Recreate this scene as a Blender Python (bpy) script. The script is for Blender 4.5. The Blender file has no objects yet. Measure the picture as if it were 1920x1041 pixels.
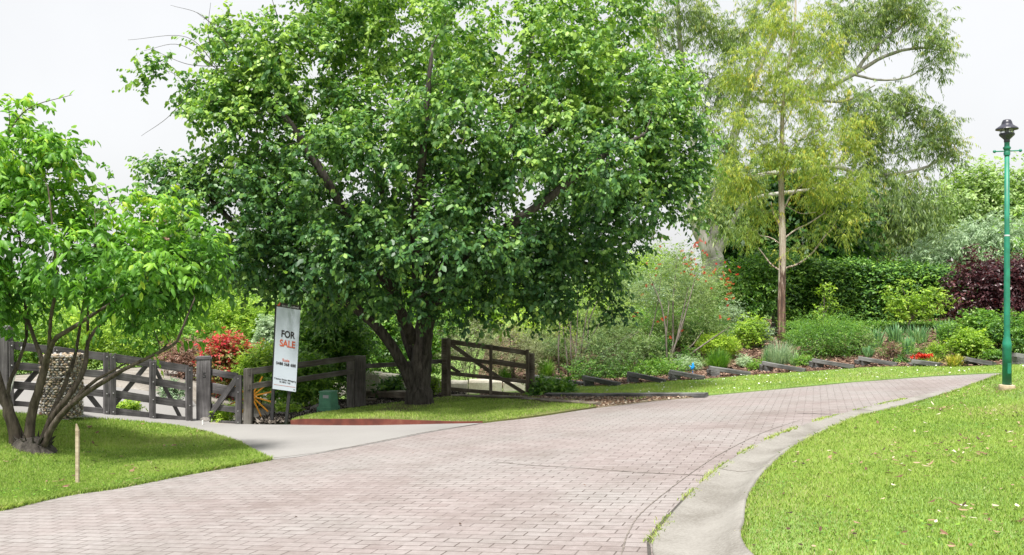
import bpy, math, random
import numpy as np
from mathutils import Vector, Matrix, noise
from mathutils.geometry import delaunay_2d_cdt

# ------------------------------------------------------------------ camera, sky, sun, exposure
scene = bpy.context.scene
COL = scene.collection
CAM_Z = 1.6
F = 1663.0                      # focal length in photo pixels (1920 wide)
cam_data = bpy.data.cameras.new('camera')
cam_data.sensor_width = 36.0
cam_data.lens = 36.0 * F / 1920.0
cam_data.clip_start = 0.05
cam_data.clip_end = 2000.0
cam = bpy.data.objects.new('camera', cam_data)
cam.location = (0, 0, CAM_Z)
cam.rotation_euler = (math.radians(90), 0, 0)
COL.objects.link(cam)
scene.camera = cam

SUN_ELEV, SUN_AZ = math.radians(66), math.radians(196)     # azimuth clockwise from +Y: behind the camera, to its left
world = bpy.data.worlds.new('World')
scene.world = world
world.use_nodes = True
wn = world.node_tree
for n in list(wn.nodes):
    wn.nodes.remove(n)
sky = wn.nodes.new('ShaderNodeTexSky')
sky.sky_type = 'NISHITA'
sky.sun_disc = False
sky.sun_elevation = SUN_ELEV
sky.sun_rotation = SUN_AZ
sky.air_density = 1.0
sky.dust_density = 4.0
hsv = wn.nodes.new('ShaderNodeHueSaturation')              # an overcast sky has almost no colour
hsv.inputs['Saturation'].default_value = 0.35
geo = wn.nodes.new('ShaderNodeTexCoord')
cl = wn.nodes.new('ShaderNodeTexNoise')
cl.inputs['Scale'].default_value = 2.2
cl.inputs['Detail'].default_value = 5
clr = wn.nodes.new('ShaderNodeMapRange')
clr.inputs['From Min'].default_value = 0.3
clr.inputs['From Max'].default_value = 0.7
clr.inputs['To Min'].default_value = 0.93
clr.inputs['To Max'].default_value = 1.07
mulc = wn.nodes.new('ShaderNodeMixRGB')
mulc.blend_type = 'MULTIPLY'
mulc.inputs[0].default_value = 1.0
bg = wn.nodes.new('ShaderNodeBackground')
bg.inputs['Strength'].default_value = 0.05
wo = wn.nodes.new('ShaderNodeOutputWorld')
cover = wn.nodes.new('ShaderNodeMixRGB')                   # bright even cloud cover over the clear-sky colours
cover.inputs[0].default_value = 0.8
cover.inputs[2].default_value = (4.35, 4.42, 4.55, 1)
wn.links.new(sky.outputs[0], cover.inputs[1])
wn.links.new(cover.outputs[0], hsv.inputs['Color'])
wn.links.new(geo.outputs['Generated'], cl.inputs['Vector'])
wn.links.new(cl.outputs[0], clr.inputs[0])
wn.links.new(hsv.outputs[0], mulc.inputs[1])
wn.links.new(clr.outputs[0], mulc.inputs[2])
wn.links.new(mulc.outputs[0], bg.inputs['Color'])
wn.links.new(bg.outputs[0], wo.inputs[0])

sun_data = bpy.data.lights.new('sun', 'SUN')
sun_data.energy = 2.0
sun_data.angle = math.radians(9)
sun_data.color = (1.0, 0.96, 0.90)
sun = bpy.data.objects.new('sun', sun_data)
sd = Vector((math.sin(SUN_AZ) * math.cos(SUN_ELEV), math.cos(SUN_AZ) * math.cos(SUN_ELEV), math.sin(SUN_ELEV)))
sun.rotation_euler = sd.to_track_quat('Z', 'Y').to_euler()
sun.location = (-8, -10, 20)
COL.objects.link(sun)

scene.view_settings.view_transform = 'Standard'
scene.view_settings.look = 'None'
scene.view_settings.exposure = 2.15
scene.view_settings.gamma = 1.0
scene.view_settings.use_curve_mapping = False

rnd = random.Random(7)
nr = np.random.default_rng(11)

# ------------------------------------------------------------------ the lie of the land
def softplus(x, k):
    x = np.asarray(x, float) / k
    return k * (np.log1p(np.exp(-np.abs(x))) + np.maximum(x, 0))
def sstep(x, a, b):
    t = np.clip((np.asarray(x, float) - a) / (b - a), 0, 1)
    return t * t * (3 - 2 * t)
def bed_line(x):                # the line of terrace sleepers along the verge
    x = np.asarray(x, float)
    return 24.15 - 0.19 * x - 0.0065 * x * x
def H(x, y):
    x = np.asarray(x, float); y = np.asarray(y, float)
    xc = np.clip(x, -26, 22)
    yc = 34 - softplus(34 - y, 1.5)
    yc = 1.0 + softplus(yc - 1.0, 1.5)
    P = -0.0675 * (yc - 5) + 0.0555 * xc
    b = 0.33 * softplus(-xc - 5.4, 0.25)
    b = 1.0 - softplus(1.0 - b, 0.15)
    g = 0.105 + 0.10 * (1 - sstep(xc, 1, 10))
    rise = g * softplus(yc - bed_line(np.clip(xc, -3, 16)), 0.4) * sstep(xc, -2.5, 0.8)
    return P + b + rise
def HL(x, y):                   # the lawn right of the kerb is banked up near the lamp
    return H(x, y) + 0.02 + 0.36 * sstep(x, 6.3, 9.6)
def HP(x, y):                   # the patch under the big tree is held up by the steel edging
    return H(x, y) + 0.02 + 0.075 * (1 - sstep(x, -2.4, -0.5)) * sstep(x, -4.2, -3.4)

def G(px, py, h=H, off=0.0):    # where the sight line through a photo pixel meets the land
    u = (px - 960.0) / F; v = (520.5 - py) / F
    ys = np.linspace(2.5, 60, 2400)
    zz = CAM_Z + v * ys - (h(u * ys, ys) + off)
    i = int(np.argmax(zz < 0)) if (zz < 0).any() else len(ys) - 1
    i = max(i, 1)
    a, b = zz[i - 1], zz[i]
    t = a / (a - b) if a != b else 0
    y = ys[i - 1] + t * (ys[i] - ys[i - 1])
    x = u * y
    return Vector((x, y, float(h(x, y)) + off))
def W(px, py, Y):               # a photo pixel at a given distance
    return Vector(((px - 960.0) / F * Y, Y, CAM_Z + (520.5 - py) / F * Y))
def onplane(px, py, A, B):      # a photo pixel on the upright plane through A and B
    u = (px - 960.0) / F
    dx, dy = B[0] - A[0], B[1] - A[1]
    Y = (A[0] * dy - A[1] * dx) / (u * dy - dx)
    return W(px, py, Y)

# ------------------------------------------------------------------ objects
def tag(o, label=None, cat=None, group=None, kind=None):
    if label: o['label'] = label
    if cat: o['category'] = cat
    if group: o['group'] = group
    if kind: o['kind'] = kind
    return o
def thing(name, label, cat, loc=(0, 0, 0), group=None):
    o = bpy.data.objects.new(name, None)
    o.empty_display_size = 0.2
    o.location = loc
    COL.objects.link(o)
    return tag(o, label, cat, group)
def wloc(o):
    v = Vector((0, 0, 0))
    while o is not None:
        v += o.location; o = o.parent
    return v
def link(name, me, mat, parent=None):
    o = bpy.data.objects.new(name, me)
    for m in (mat if isinstance(mat, (list, tuple)) else [mat]):
        me.materials.append(m)
    COL.objects.link(o)
    if parent is not None:
        o.parent = parent
    return o
def smooth(me):
    me.polygons.foreach_set('use_smooth', np.ones(len(me.polygons), bool))

class MB:
    """collects faces in world coordinates; build() links them as one mesh"""
    def __init__(s):
        s.v = []; s.f = []; s.m = []
    def add(s, vs, fs, mi=0):
        n = len(s.v)
        s.v += [tuple(v) for v in vs]
        s.f += [tuple(i + n for i in f) for f in fs]
        s.m += [mi] * len(fs)
    def box(s, c, ax, ay, az, mi=0):       # centre and three half-axis vectors
        c, ax, ay, az = Vector(c), Vector(ax), Vector(ay), Vector(az)
        vs = [c + ax * i + ay * j + az * k for i in (-1, 1) for j in (-1, 1) for k in (-1, 1)]
        s.add(vs, [(0, 1, 3, 2), (4, 6, 7, 5), (0, 4, 5, 1), (2, 3, 7, 6), (0, 2, 6, 4), (1, 5, 7, 3)], mi)
    def tube(s, pts, rad, n=8, mi=0, cap=True):
        pts = [Vector(p) for p in pts]
        rings = []
        up = Vector((0.3, 0.9, 0.2))
        for i, p in enumerate(pts):
            t = (pts[min(i + 1, len(pts) - 1)] - pts[max(i - 1, 0)])
            t = t.normalized() if t.length > 1e-9 else Vector((0, 0, 1))
            a = (up - t * up.dot(t))
            a = a.normalized() if a.length > 1e-4 else t.orthogonal().normalized()
            up = a
            b = t.cross(a)
            r = rad[i] if hasattr(rad, '__len__') else rad
            rings.append([p + (a * math.cos(2 * math.pi * k / n) + b * math.sin(2 * math.pi * k / n)) * r for k in range(n)])
        vs = [v for r in rings for v in r]
        fs = []
        for i in range(len(pts) - 1):
            for k in range(n):
                fs.append((i * n + k, i * n + (k + 1) % n, (i + 1) * n + (k + 1) % n, (i + 1) * n + k))
        if cap:
            fs.append(tuple(range(n - 1, -1, -1)))
            fs.append(tuple((len(pts) - 1) * n + k for k in range(n)))
        s.add(vs, fs, mi)
    def lathe(s, c, prof, n=24, mi=0):     # prof: (radius, height) from bottom to top
        c = Vector(c)
        vs = [c + Vector((r * math.cos(2 * math.pi * k / n), r * math.sin(2 * math.pi * k / n), z)) for r, z in prof for k in range(n)]
        fs = []
        for i in range(len(prof) - 1):
            for k in range(n):
                fs.append((i * n + k, i * n + (k + 1) % n, (i + 1) * n + (k + 1) % n, (i + 1) * n + k))
        fs.append(tuple(range(n - 1, -1, -1)))
        fs.append(tuple((len(prof) - 1) * n + k for k in range(n)))
        s.add(vs, fs, mi)
    def build(s, name, mat, parent=None, base=None, sm=False):
        o0 = wloc(parent) if parent is not None else (Vector(base) if base is not None else Vector((0, 0, 0)))
        me = bpy.data.meshes.new(name)
        me.from_pydata([tuple(Vector(v) - o0) for v in s.v], [], s.f)
        if isinstance(mat, (list, tuple)):
            me.polygons.foreach_set('material_index', s.m)
        if sm: smooth(me)
        o = link(name, me, mat, parent)
        if parent is None: o.location = o0
        return o

def np_mesh(name, V, Fq, tint=None):
    """V (n,3), Fq (m,k) all faces with k corners"""
    me = bpy.data.meshes.new(name)
    V = np.asarray(V, np.float32); Fq = np.asarray(Fq, np.int32)
    me.vertices.add(len(V)); me.vertices.foreach_set('co', V.ravel())
    m, k = Fq.shape
    me.loops.add(m * k); me.loops.foreach_set('vertex_index', Fq.ravel())
    me.polygons.add(m); me.polygons.foreach_set('loop_start', np.arange(0, m * k, k, dtype=np.int32))
    if tint is not None:
        a = me.attributes.new('tint', 'FLOAT', 'POINT')
        a.data.foreach_set('value', np.asarray(tint, np.float32))
    me.update(calc_edges=True)
    me.validate()
    return me

def plank(name, p0, p1, w, t, mat, parent=None, face=None, jit=0.004, ext=0.0, bolts=()):
    """a sawn timber from p0 to p1: w = height of the face seen, t = thickness; face = direction the wide face looks.
    its own X runs along the grain"""
    p0, p1 = Vector(p0), Vector(p1)
    d = p1 - p0; L = d.length + 2 * ext
    x = d.normalized()
    face = Vector(face) if face is not None else Vector((0, -1, 0))
    y = (face - x * face.dot(x)).normalized()
    z = x.cross(y)
    n = max(2, int(L / 0.35))
    vs = []; fs = []
    bv = min(w, t) * 0.08
    prof = [(t / 2 - bv, -w / 2), (t / 2, -w / 2 + bv), (t / 2, w / 2 - bv), (t / 2 - bv, w / 2),
            (-t / 2 + bv, w / 2), (-t / 2, w / 2 - bv), (-t / 2, -w / 2 + bv), (-t / 2 + bv, -w / 2)]
    for i in range(n + 1):
        s_ = rnd.uniform(1 - jit * 4, 1 + jit * 2); oy = rnd.uniform(-jit, jit); oz = rnd.uniform(-jit, jit)
        for (a, b) in prof:
            vs.append((-L / 2 + L * i / n + (rnd.uniform(-jit, jit) if i in (0, n) else 0), a + oy, b * s_ + oz))
    for i in range(n):
        for k in range(8):
            fs.append((i * 8 + k, i * 8 + (k + 1) % 8, (i + 1) * 8 + (k + 1) % 8, (i + 1) * 8 + k))
    fs.append(tuple(range(7, -1, -1))); fs.append(tuple(n * 8 + k for k in range(8)))
    mi = [0] * len(fs)
    for (bx, bz) in bolts:                    # bolt heads, fractions along and across the face
        c = len(vs)
        cx, cz = -L / 2 + L * bx, w * bz
        for ring, (rr, yy) in enumerate(((0.011, t / 2 - 0.002), (0.011, t / 2 + 0.006), (0.006, t / 2 + 0.010))):
            for k in range(8):
                vs.append((cx + rr * math.cos(k * math.pi / 4), yy, cz + rr * math.sin(k * math.pi / 4)))
        for ring in range(2):
            for k in range(8):
                fs.append((c + ring * 8 + k, c + ring * 8 + (k + 1) % 8, c + ring * 8 + 8 + (k + 1) % 8, c + ring * 8 + 8 + k)); mi.append(1)
        fs.append(tuple(c + 16 + k for k in range(8))); mi.append(1)
    me = bpy.data.meshes.new(name)
    me.from_pydata(vs, [], fs)
    o = link(name, me, [mat, M['bolt']] if bolts else mat, parent)
    me.polygons.foreach_set('material_index', mi)
    M4 = Matrix((x, y, z)).transposed().to_4x4()
    c = (p0 + p1) / 2 - (wloc(parent) if parent is not None else Vector((0, 0, 0)))
    o.matrix_basis = Matrix.Translation(c) @ M4
    return o

# ------------------------------------------------------------------ materials
M = {}
def nmat(name):
    m = bpy.data.materials.new(name); m.use_nodes = True
    nt = m.node_tree
    return m, nt, nt.nodes['Principled BSDF'], nt.nodes['Material Output']
def N(nt, t, **kw):
    n = nt.nodes.new(t)
    for k, v in kw.items():
        if k in n.inputs: n.inputs[k].default_value = v
        else: setattr(n, k, v)
    return n
def ramp(nt, stops, fac=None):
    r = nt.nodes.new('ShaderNodeValToRGB')
    e = r.color_ramp.elements
    while len(e) > 1: e.remove(e[-1])
    e[0].position = stops[0][0]; e[0].color = (*stops[0][1], 1)
    for p, c in stops[1:]:
        k = e.new(p); k.color = (*c, 1)
    if fac is not None: nt.links.new(fac, r.inputs[0])
    return r
def simple(name, col, rough=0.6, metal=0.0, var=0.15, scale=20, bump=0.0, spec=None):
    m, nt, b, o = nmat(name)
    tc = N(nt, 'ShaderNodeTexCoord')
    nz = N(nt, 'ShaderNodeTexNoise', Scale=scale, Detail=6.0)
    nt.links.new(tc.outputs['Object'], nz.inputs['Vector'])
    r = ramp(nt, [(0.3, tuple(c * (1 - var) for c in col)), (0.7, tuple(min(1, c * (1 + var)) for c in col))], nz.outputs[0])
    nt.links.new(r.outputs[0], b.inputs['Base Color'])
    b.inputs['Roughness'].default_value = rough; b.inputs['Metallic'].default_value = metal
    if spec is not None: b.inputs['Specular IOR Level'].default_value = spec
    if bump:
        bp = N(nt, 'ShaderNodeBump', Strength=bump, Distance=0.01)
        nt.links.new(nz.outputs[0], bp.inputs['Height']); nt.links.new(bp.outputs[0], b.inputs['Normal'])
    M[name] = m
    return m
def leafmat(name, stops, rough=0.42, trans=0.35, tmul=(1.5, 1.6, 0.7), spec=0.5):
    m, nt, b, o = nmat(name)
    at = N(nt, 'ShaderNodeAttribute', attribute_name='tint')
    r = ramp(nt, stops, at.outputs['Fac'])
    nt.links.new(r.outputs[0], b.inputs['Base Color'])
    b.inputs['Roughness'].default_value = rough
    b.inputs['Specular IOR Level'].default_value = spec
    tr = N(nt, 'ShaderNodeBsdfTranslucent')
    mu = N(nt, 'ShaderNodeMixRGB', blend_type='MULTIPLY'); mu.inputs[0].default_value = 1
    mu.inputs[2].default_value = (*tmul, 1)
    nt.links.new(r.outputs[0], mu.inputs[1]); nt.links.new(mu.outputs[0], tr.inputs[0])
    mx = N(nt, 'ShaderNodeMixShader'); mx.inputs[0].default_value = trans
    nt.links.new(b.outputs[0], mx.inputs[1]); nt.links.new(tr.outputs[0], mx.inputs[2])
    nt.links.new(mx.outputs[0], o.inputs[0])
    M[name] = m
    return m
def barkmat(name, c1, c2, scale=(6, 6, 1.5), bump=0.6, c3=None):
    m, nt, b, o = nmat(name)
    tc = N(nt, 'ShaderNodeTexCoord'); mp = N(nt, 'ShaderNodeMapping'); mp.inputs['Scale'].default_value = scale
    nz = N(nt, 'ShaderNodeTexNoise', Scale=3.0, Detail=8.0, Roughness=0.65)
    nt.links.new(tc.outputs['Object'], mp.inputs[0]); nt.links.new(mp.outputs[0], nz.inputs['Vector'])
    st = [(0.35, c1), (0.62, c2)] + ([(0.72, c3)] if c3 else [])
    r = ramp(nt, st, nz.outputs[0]); nt.links.new(r.outputs[0], b.inputs['Base Color'])
    b.inputs['Roughness'].default_value = 0.85; b.inputs['Specular IOR Level'].default_value = 0.25
    bp = N(nt, 'ShaderNodeBump', Strength=bump, Distance=0.03)
    nt.links.new(nz.outputs[0], bp.inputs['Height']); nt.links.new(bp.outputs[0], b.inputs['Normal'])
    M[name] = m
def woodmat(name, dark, mid, light, moss=None):
    m, nt, b, o = nmat(name)
    tc = N(nt, 'ShaderNodeTexCoord'); oi = N(nt, 'ShaderNodeObjectInfo')
    ad = N(nt, 'ShaderNodeVectorMath', operation='MULTIPLY_ADD')
    ad.inputs[1].default_value = (1.2, 26, 26)
    nt.links.new(tc.outputs['Object'], ad.inputs[0])
    cx = N(nt, 'ShaderNodeMath', operation='MULTIPLY'); cx.inputs[1].default_value = 40
    nt.links.new(oi.outputs['Random'], cx.inputs[0]); nt.links.new(cx.outputs[0], ad.inputs[2])
    nz = N(nt, 'ShaderNodeTexNoise', Scale=1.6, Detail=8.0, Roughness=0.7)
    nt.links.new(ad.outputs[0], nz.inputs['Vector'])
    n2 = N(nt, 'ShaderNodeTexNoise', Scale=2.5, Detail=4.0)
    nt.links.new(tc.outputs['Object'], n2.inputs['Vector'])
    mx = N(nt, 'ShaderNodeMath', operation='MULTIPLY_ADD'); mx.inputs[1].default_value = 0.55
    nt.links.new(n2.outputs[0], mx.inputs[0])
    sc_ = N(nt, 'ShaderNodeMath', operation='MULTIPLY'); sc_.inputs[1].default_value = 0.5
    nt.links.new(nz.outputs[0], sc_.inputs[0]); nt.links.new(sc_.outputs[0], mx.inputs[2])
    r = ramp(nt, [(0.36, dark), (0.52, mid), (0.70, light)], mx.outputs[0])
    nt.links.new(r.outputs[0], b.inputs['Base Color'])
    b.inputs['Roughness'].default_value = 0.8; b.inputs['Specular IOR Level'].default_value = 0.3
    bp = N(nt, 'ShaderNodeBump', Strength=0.5, Distance=0.008)
    nt.links.new(nz.outputs[0], bp.inputs['Height']); nt.links.new(bp.outputs[0], b.inputs['Normal'])
    M[name] = m
woodmat('gate_wood', (0.026, 0.024, 0.025), (0.085, 0.080, 0.082), (0.21, 0.20, 0.205))
woodmat('fence_wood', (0.030, 0.028, 0.025), (0.10, 0.09, 0.08), (0.22, 0.21, 0.19))
woodmat('farm_wood', (0.035, 0.028, 0.020), (0.12, 0.10, 0.075), (0.27, 0.24, 0.19))
woodmat('sleeper_wood', (0.022, 0.022, 0.022), (0.095, 0.095, 0.093), (0.26, 0.26, 0.26))
woodmat('stake_wood', (0.22, 0.17, 0.11), (0.42, 0.35, 0.25), (0.60, 0.53, 0.42))
simple('bolt', (0.45, 0.45, 0.46), 0.4, 0.7)
simple('lamp_green', (0.012, 0.17, 0.105), 0.5, 0.0, 0.30, 7)
simple('lamp_dark', (0.030, 0.030, 0.045), 0.35, 0.0, 0.1)
simple('lamp_footing', (0.42, 0.33, 0.22), 0.9, 0.0, 0.3, 14, 0.5)
simple('black_steel', (0.02, 0.02, 0.022), 0.45)
simple('sign_white', (0.40, 0.45, 0.50), 0.5, 0, 0.02, 2)
simple('sign_black', (0.018, 0.014, 0.014), 0.5)
simple('sign_orange', (0.42, 0.085, 0.035), 0.5)
simple('utility_green', (0.09, 0.27, 0.16), 0.55, 0, 0.2, 9)
simple('orange_paint', (0.62, 0.27, 0.02), 0.5, 0, 0.25, 12)
simple('red_paint', (0.50, 0.02, 0.02), 0.5, 0, 0.2)
simple('white_pvc', (0.75, 0.75, 0.73), 0.4)
simple('bird_blue', (0.01, 0.25, 0.65), 0.4)
simple('grey_plaque', (0.45, 0.45, 0.47), 0.5)
simple('cage_wire', (0.35, 0.35, 0.35), 0.45, 0.8)
barkmat('bark_dark', (0.020, 0.017, 0.014), (0.085, 0.075, 0.065))
barkmat('bark_brown', (0.035, 0.027, 0.020), (0.13, 0.105, 0.085), c3=(0.22, 0.21, 0.19))
barkmat('bark_grey', (0.07, 0.06, 0.05), (0.20, 0.175, 0.145))
barkmat('bark_gum', (0.25, 0.16, 0.11), (0.50, 0.44, 0.37), (4, 4, 0.9), 0.3, (0.60, 0.56, 0.50))
barkmat('bark_stringy', (0.035, 0.022, 0.018), (0.14, 0.085, 0.06), (14, 14, 1.2), 0.9, (0.38, 0.26, 0.18))
m, nt, b, o = nmat('bark_gumtree')          # smooth cream bark above, brown fibrous bark still clinging to the lowest two metres
tc = N(nt, 'ShaderNodeTexCoord'); mp = N(nt, 'ShaderNodeMapping'); mp.inputs['Scale'].default_value = (9, 9, 0.9)
nz = N(nt, 'ShaderNodeTexNoise', Scale=2.0, Detail=8.0, Roughness=0.65); nt.links.new(tc.outputs['Object'], mp.inputs[0]); nt.links.new(mp.outputs[0], nz.inputs['Vector'])
sm_ = ramp(nt, [(0.35, (0.22, 0.14, 0.10)), (0.55, (0.44, 0.38, 0.31)), (0.7, (0.54, 0.49, 0.43))], nz.outputs[0])
st_ = ramp(nt, [(0.35, (0.03, 0.018, 0.014)), (0.55, (0.13, 0.075, 0.05)), (0.68, (0.36, 0.25, 0.18))], nz.outputs[0])
sp = N(nt, 'ShaderNodeSeparateXYZ'); nt.links.new(tc.outputs['Object'], sp.inputs[0])
q_ = N(nt, 'ShaderNodeMath', operation='MULTIPLY_ADD'); q_.inputs[1].default_value = 5.5; nt.links.new(nz.outputs[0], q_.inputs[0]); nt.links.new(sp.outputs[2], q_.inputs[2])
r_ = N(nt, 'ShaderNodeMapRange'); r_.inputs['From Min'].default_value = 4.7; r_.inputs['From Max'].default_value = 5.2; nt.links.new(q_.outputs[0], r_.inputs[0])
x_ = N(nt, 'ShaderNodeMixRGB'); nt.links.new(r_.outputs[0], x_.inputs[0]); nt.links.new(st_.outputs[0], x_.inputs[1]); nt.links.new(sm_.outputs[0], x_.inputs[2]); nt.links.new(x_.outputs[0], b.inputs['Base Color'])
b.inputs['Roughness'].default_value = 0.85
bp = N(nt, 'ShaderNodeBump', Strength=0.6, Distance=0.03); nt.links.new(nz.outputs[0], bp.inputs['Height']); nt.links.new(bp.outputs[0], b.inputs['Normal'])
M['bark_gumtree'] = m
barkmat('bark_white', (0.20, 0.19, 0.17), (0.38, 0.37, 0.34), (1, 1, 0.4), 0.2)

# lamp glass
m, nt, b, o = nmat('lamp_glass')
b.inputs['Transmission Weight'].default_value = 0.9; b.inputs['Roughness'].default_value = 0.05
b.inputs['Base Color'].default_value = (0.9, 0.92, 0.92, 1); b.inputs['IOR'].default_value = 1.2
M['lamp_glass'] = m

# rusty steel edging
m, nt, b, o = nmat('corten')
tc = N(nt, 'ShaderNodeTexCoord'); nz = N(nt, 'ShaderNodeTexNoise', Scale=5.0, Detail=7.0)
nt.links.new(tc.outputs['Object'], nz.inputs['Vector'])
r = ramp(nt, [(0.35, (0.08, 0.020, 0.013)), (0.6, (0.15, 0.038, 0.024)), (0.75, (0.20, 0.075, 0.045))], nz.outputs[0])
nt.links.new(r.outputs[0], b.inputs['Base Color']); b.inputs['Roughness'].default_value = 0.75
M['corten'] = m

# ground surfaces
def groundmat(name, cols, s1, s2, rough=0.95, bump=0.4, dist=0.02, mixf=0.5):
    m, nt, b, o = nmat(name)
    tc = N(nt, 'ShaderNodeTexCoord')
    a = N(nt, 'ShaderNodeTexNoise', Scale=s1, Detail=4.0); c = N(nt, 'ShaderNodeTexNoise', Scale=s2, Detail=8.0, Roughness=0.7)
    nt.links.new(tc.outputs['Object'], a.inputs['Vector']); nt.links.new(tc.outputs['Object'], c.inputs['Vector'])
    mx = N(nt, 'ShaderNodeMixRGB'); mx.inputs[0].default_value = mixf
    nt.links.new(a.outputs[0], mx.inputs[1]); nt.links.new(c.outputs[0], mx.inputs[2])
    r = ramp(nt, [(0.32 + 0.36 * i / (len(cols) - 1), cc) for i, cc in enumerate(cols)], mx.outputs[0])
    nt.links.new(r.outputs[0], b.inputs['Base Color'])
    b.inputs['Roughness'].default_value = rough; b.inputs['Specular IOR Level'].default_value = 0.2
    bp = N(nt, 'ShaderNodeBump', Strength=bump, Distance=dist)
    nt.links.new(c.outputs[0], bp.inputs['Height']); nt.links.new(bp.outputs[0], b.inputs['Normal'])
    M[name] = m
groundmat('turf', [(0.10, 0.15, 0.045), (0.16, 0.26, 0.065), (0.24, 0.32, 0.10)], 0.9, 30)
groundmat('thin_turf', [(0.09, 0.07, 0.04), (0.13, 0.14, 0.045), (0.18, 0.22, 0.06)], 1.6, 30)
groundmat('soil', [(0.05, 0.035, 0.022), (0.10, 0.075, 0.05), (0.17, 0.13, 0.09)], 1.2, 25)
groundmat('mulch', [(0.05, 0.028, 0.02), (0.12, 0.07, 0.05), (0.22, 0.145, 0.105)], 2.0, 22, bump=1.0, dist=0.04)
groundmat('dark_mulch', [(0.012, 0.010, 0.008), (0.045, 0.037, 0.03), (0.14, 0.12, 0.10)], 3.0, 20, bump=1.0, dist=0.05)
groundmat('gravel', [(0.10, 0.085, 0.07), (0.22, 0.20, 0.175), (0.33, 0.31, 0.285)], 1.5, 18, bump=0.8)
groundmat('dirt', [(0.13, 0.115, 0.055), (0.25, 0.21, 0.14), (0.36, 0.31, 0.24)], 2.5, 30, bump=0.8, mixf=0.6)
groundmat('drive_concrete', [(0.19, 0.183, 0.178), (0.235, 0.228, 0.222), (0.265, 0.258, 0.25)], 0.8, 60, bump=0.15, dist=0.004)
groundmat('kerb_concrete', [(0.12, 0.11, 0.095), (0.21, 0.20, 0.183), (0.275, 0.265, 0.245)], 2.2, 50, bump=0.3, dist=0.006)
groundmat('sandstone', [(0.50, 0.44, 0.32), (0.72, 0.67, 0.55), (0.80, 0.77, 0.68)], 3.0, 26, bump=0.5)
groundmat('rock', [(0.07, 0.065, 0.06), (0.16, 0.15, 0.14), (0.27, 0.25, 0.23)], 3.0, 26, bump=0.8)
m, nt, b, o = nmat('pebble')
at = N(nt, 'ShaderNodeAttribute', attribute_name='tint')
r = ramp(nt, [(0, (0.10, 0.085, 0.07)), (0.35, (0.25, 0.18, 0.11)), (0.6, (0.40, 0.32, 0.22)), (0.85, (0.50, 0.47, 0.42)), (1, (0.30, 0.30, 0.30))], at.outputs['Fac'])
nt.links.new(r.outputs[0], b.inputs['Base Color']); b.inputs['Roughness'].default_value = 0.7
M['pebble'] = m

# stamped brick paving, faded in patches
m, nt, b, o = nmat('brick_paving')
tc = N(nt, 'ShaderNodeTexCoord'); mp = N(nt, 'ShaderNodeMapping')
mp.inputs['Rotation'].default_value = (0, 0, math.radians(19)); mp.inputs['Location'].default_value = (0.05, 0.02, 0)
nt.links.new(tc.outputs['Object'], mp.inputs[0])
wob = N(nt, 'ShaderNodeTexNoise', Scale=1.1, Detail=2.0); nt.links.new(mp.outputs[0], wob.inputs['Vector'])
wa = N(nt, 'ShaderNodeVectorMath', operation='MULTIPLY_ADD'); wa.inputs[1].default_value = (0.03, 0.03, 0)
nt.links.new(wob.outputs['Color'], wa.inputs[0]); nt.links.new(mp.outputs[0], wa.inputs[2])
br = N(nt, 'ShaderNodeTexBrick', Scale=1.0)
br.inputs['Brick Width'].default_value = 0.228; br.inputs['Row Height'].default_value = 0.108
br.inputs['Mortar Size'].default_value = 0.0058; br.inputs['Mortar Smooth'].default_value = 0.25
br.inputs['Color1'].default_value = (0, 0, 0, 1); br.inputs['Color2'].default_value = (1, 1, 1, 1); br.inputs['Mortar'].default_value = (0.5, 0.5, 0.5, 1)
nt.links.new(wa.outputs[0], br.inputs['Vector'])
bc = ramp(nt, [(0.0, (0.220, 0.187, 0.182)), (0.5, (0.242, 0.209, 0.204)), (1.0, (0.26, 0.230, 0.225))], br.outputs['Color'])
pn = N(nt, 'ShaderNodeTexNoise', Scale=0.42, Detail=7.0, Roughness=0.66); nt.links.new(tc.outputs['Object'], pn.inputs['Vector'])
pr = ramp(nt, [(0.42, (0, 0, 0)), (0.62, (1, 1, 1))], pn.outputs[0])
fn = N(nt, 'ShaderNodeTexNoise', Scale=14.0, Detail=8.0, Roughness=0.75); nt.links.new(tc.outputs['Object'], fn.inputs['Vector'])
mA = N(nt, 'ShaderNodeMixRGB'); mA.inputs[2].default_value = (0.262, 0.255, 0.248, 1)
pf = N(nt, 'ShaderNodeMath', operation='MULTIPLY'); pf.inputs[1].default_value = 0.62
nt.links.new(pr.outputs[0], pf.inputs[0]); nt.links.new(pf.outputs[0], mA.inputs[0]); nt.links.new(bc.outputs[0], mA.inputs[1])
mB = N(nt, 'ShaderNodeMixRGB', blend_type='MULTIPLY'); mB.inputs[0].default_value = 1
fr = ramp(nt, [(0.35, (0.84, 0.83, 0.82)), (0.6, (1.06, 1.06, 1.06))], fn.outputs[0])
sn = N(nt, 'ShaderNodeTexNoise', Scale=0.9, Detail=9.0, Roughness=0.72); nt.links.new(mp.outputs[0], sn.inputs['Vector'])
sr_ = ramp(nt, [(0.33, (0.78, 0.76, 0.74)), (0.50, (0.97, 0.97, 0.97)), (0.7, (1.06, 1.06, 1.06))], sn.outputs[0])
mS = N(nt, 'ShaderNodeMixRGB', blend_type='MULTIPLY'); mS.inputs[0].default_value = 1
nt.links.new(mA.outputs[0], mS.inputs[1]); nt.links.new(sr_.outputs[0], mS.inputs[2])
nt.links.new(mS.outputs[0], mB.inputs[1]); nt.links.new(fr.outputs[0], mB.inputs[2])
mC = N(nt, 'ShaderNodeMixRGB'); mC.inputs[2].default_value = (0.075, 0.06, 0.055, 1)
jf = N(nt, 'ShaderNodeMath', operation='MULTIPLY')
jn = N(nt, 'ShaderNodeTexNoise', Scale=1.7, Detail=5.0, Roughness=0.7); nt.links.new(tc.outputs['Object'], jn.inputs['Vector'])
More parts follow.
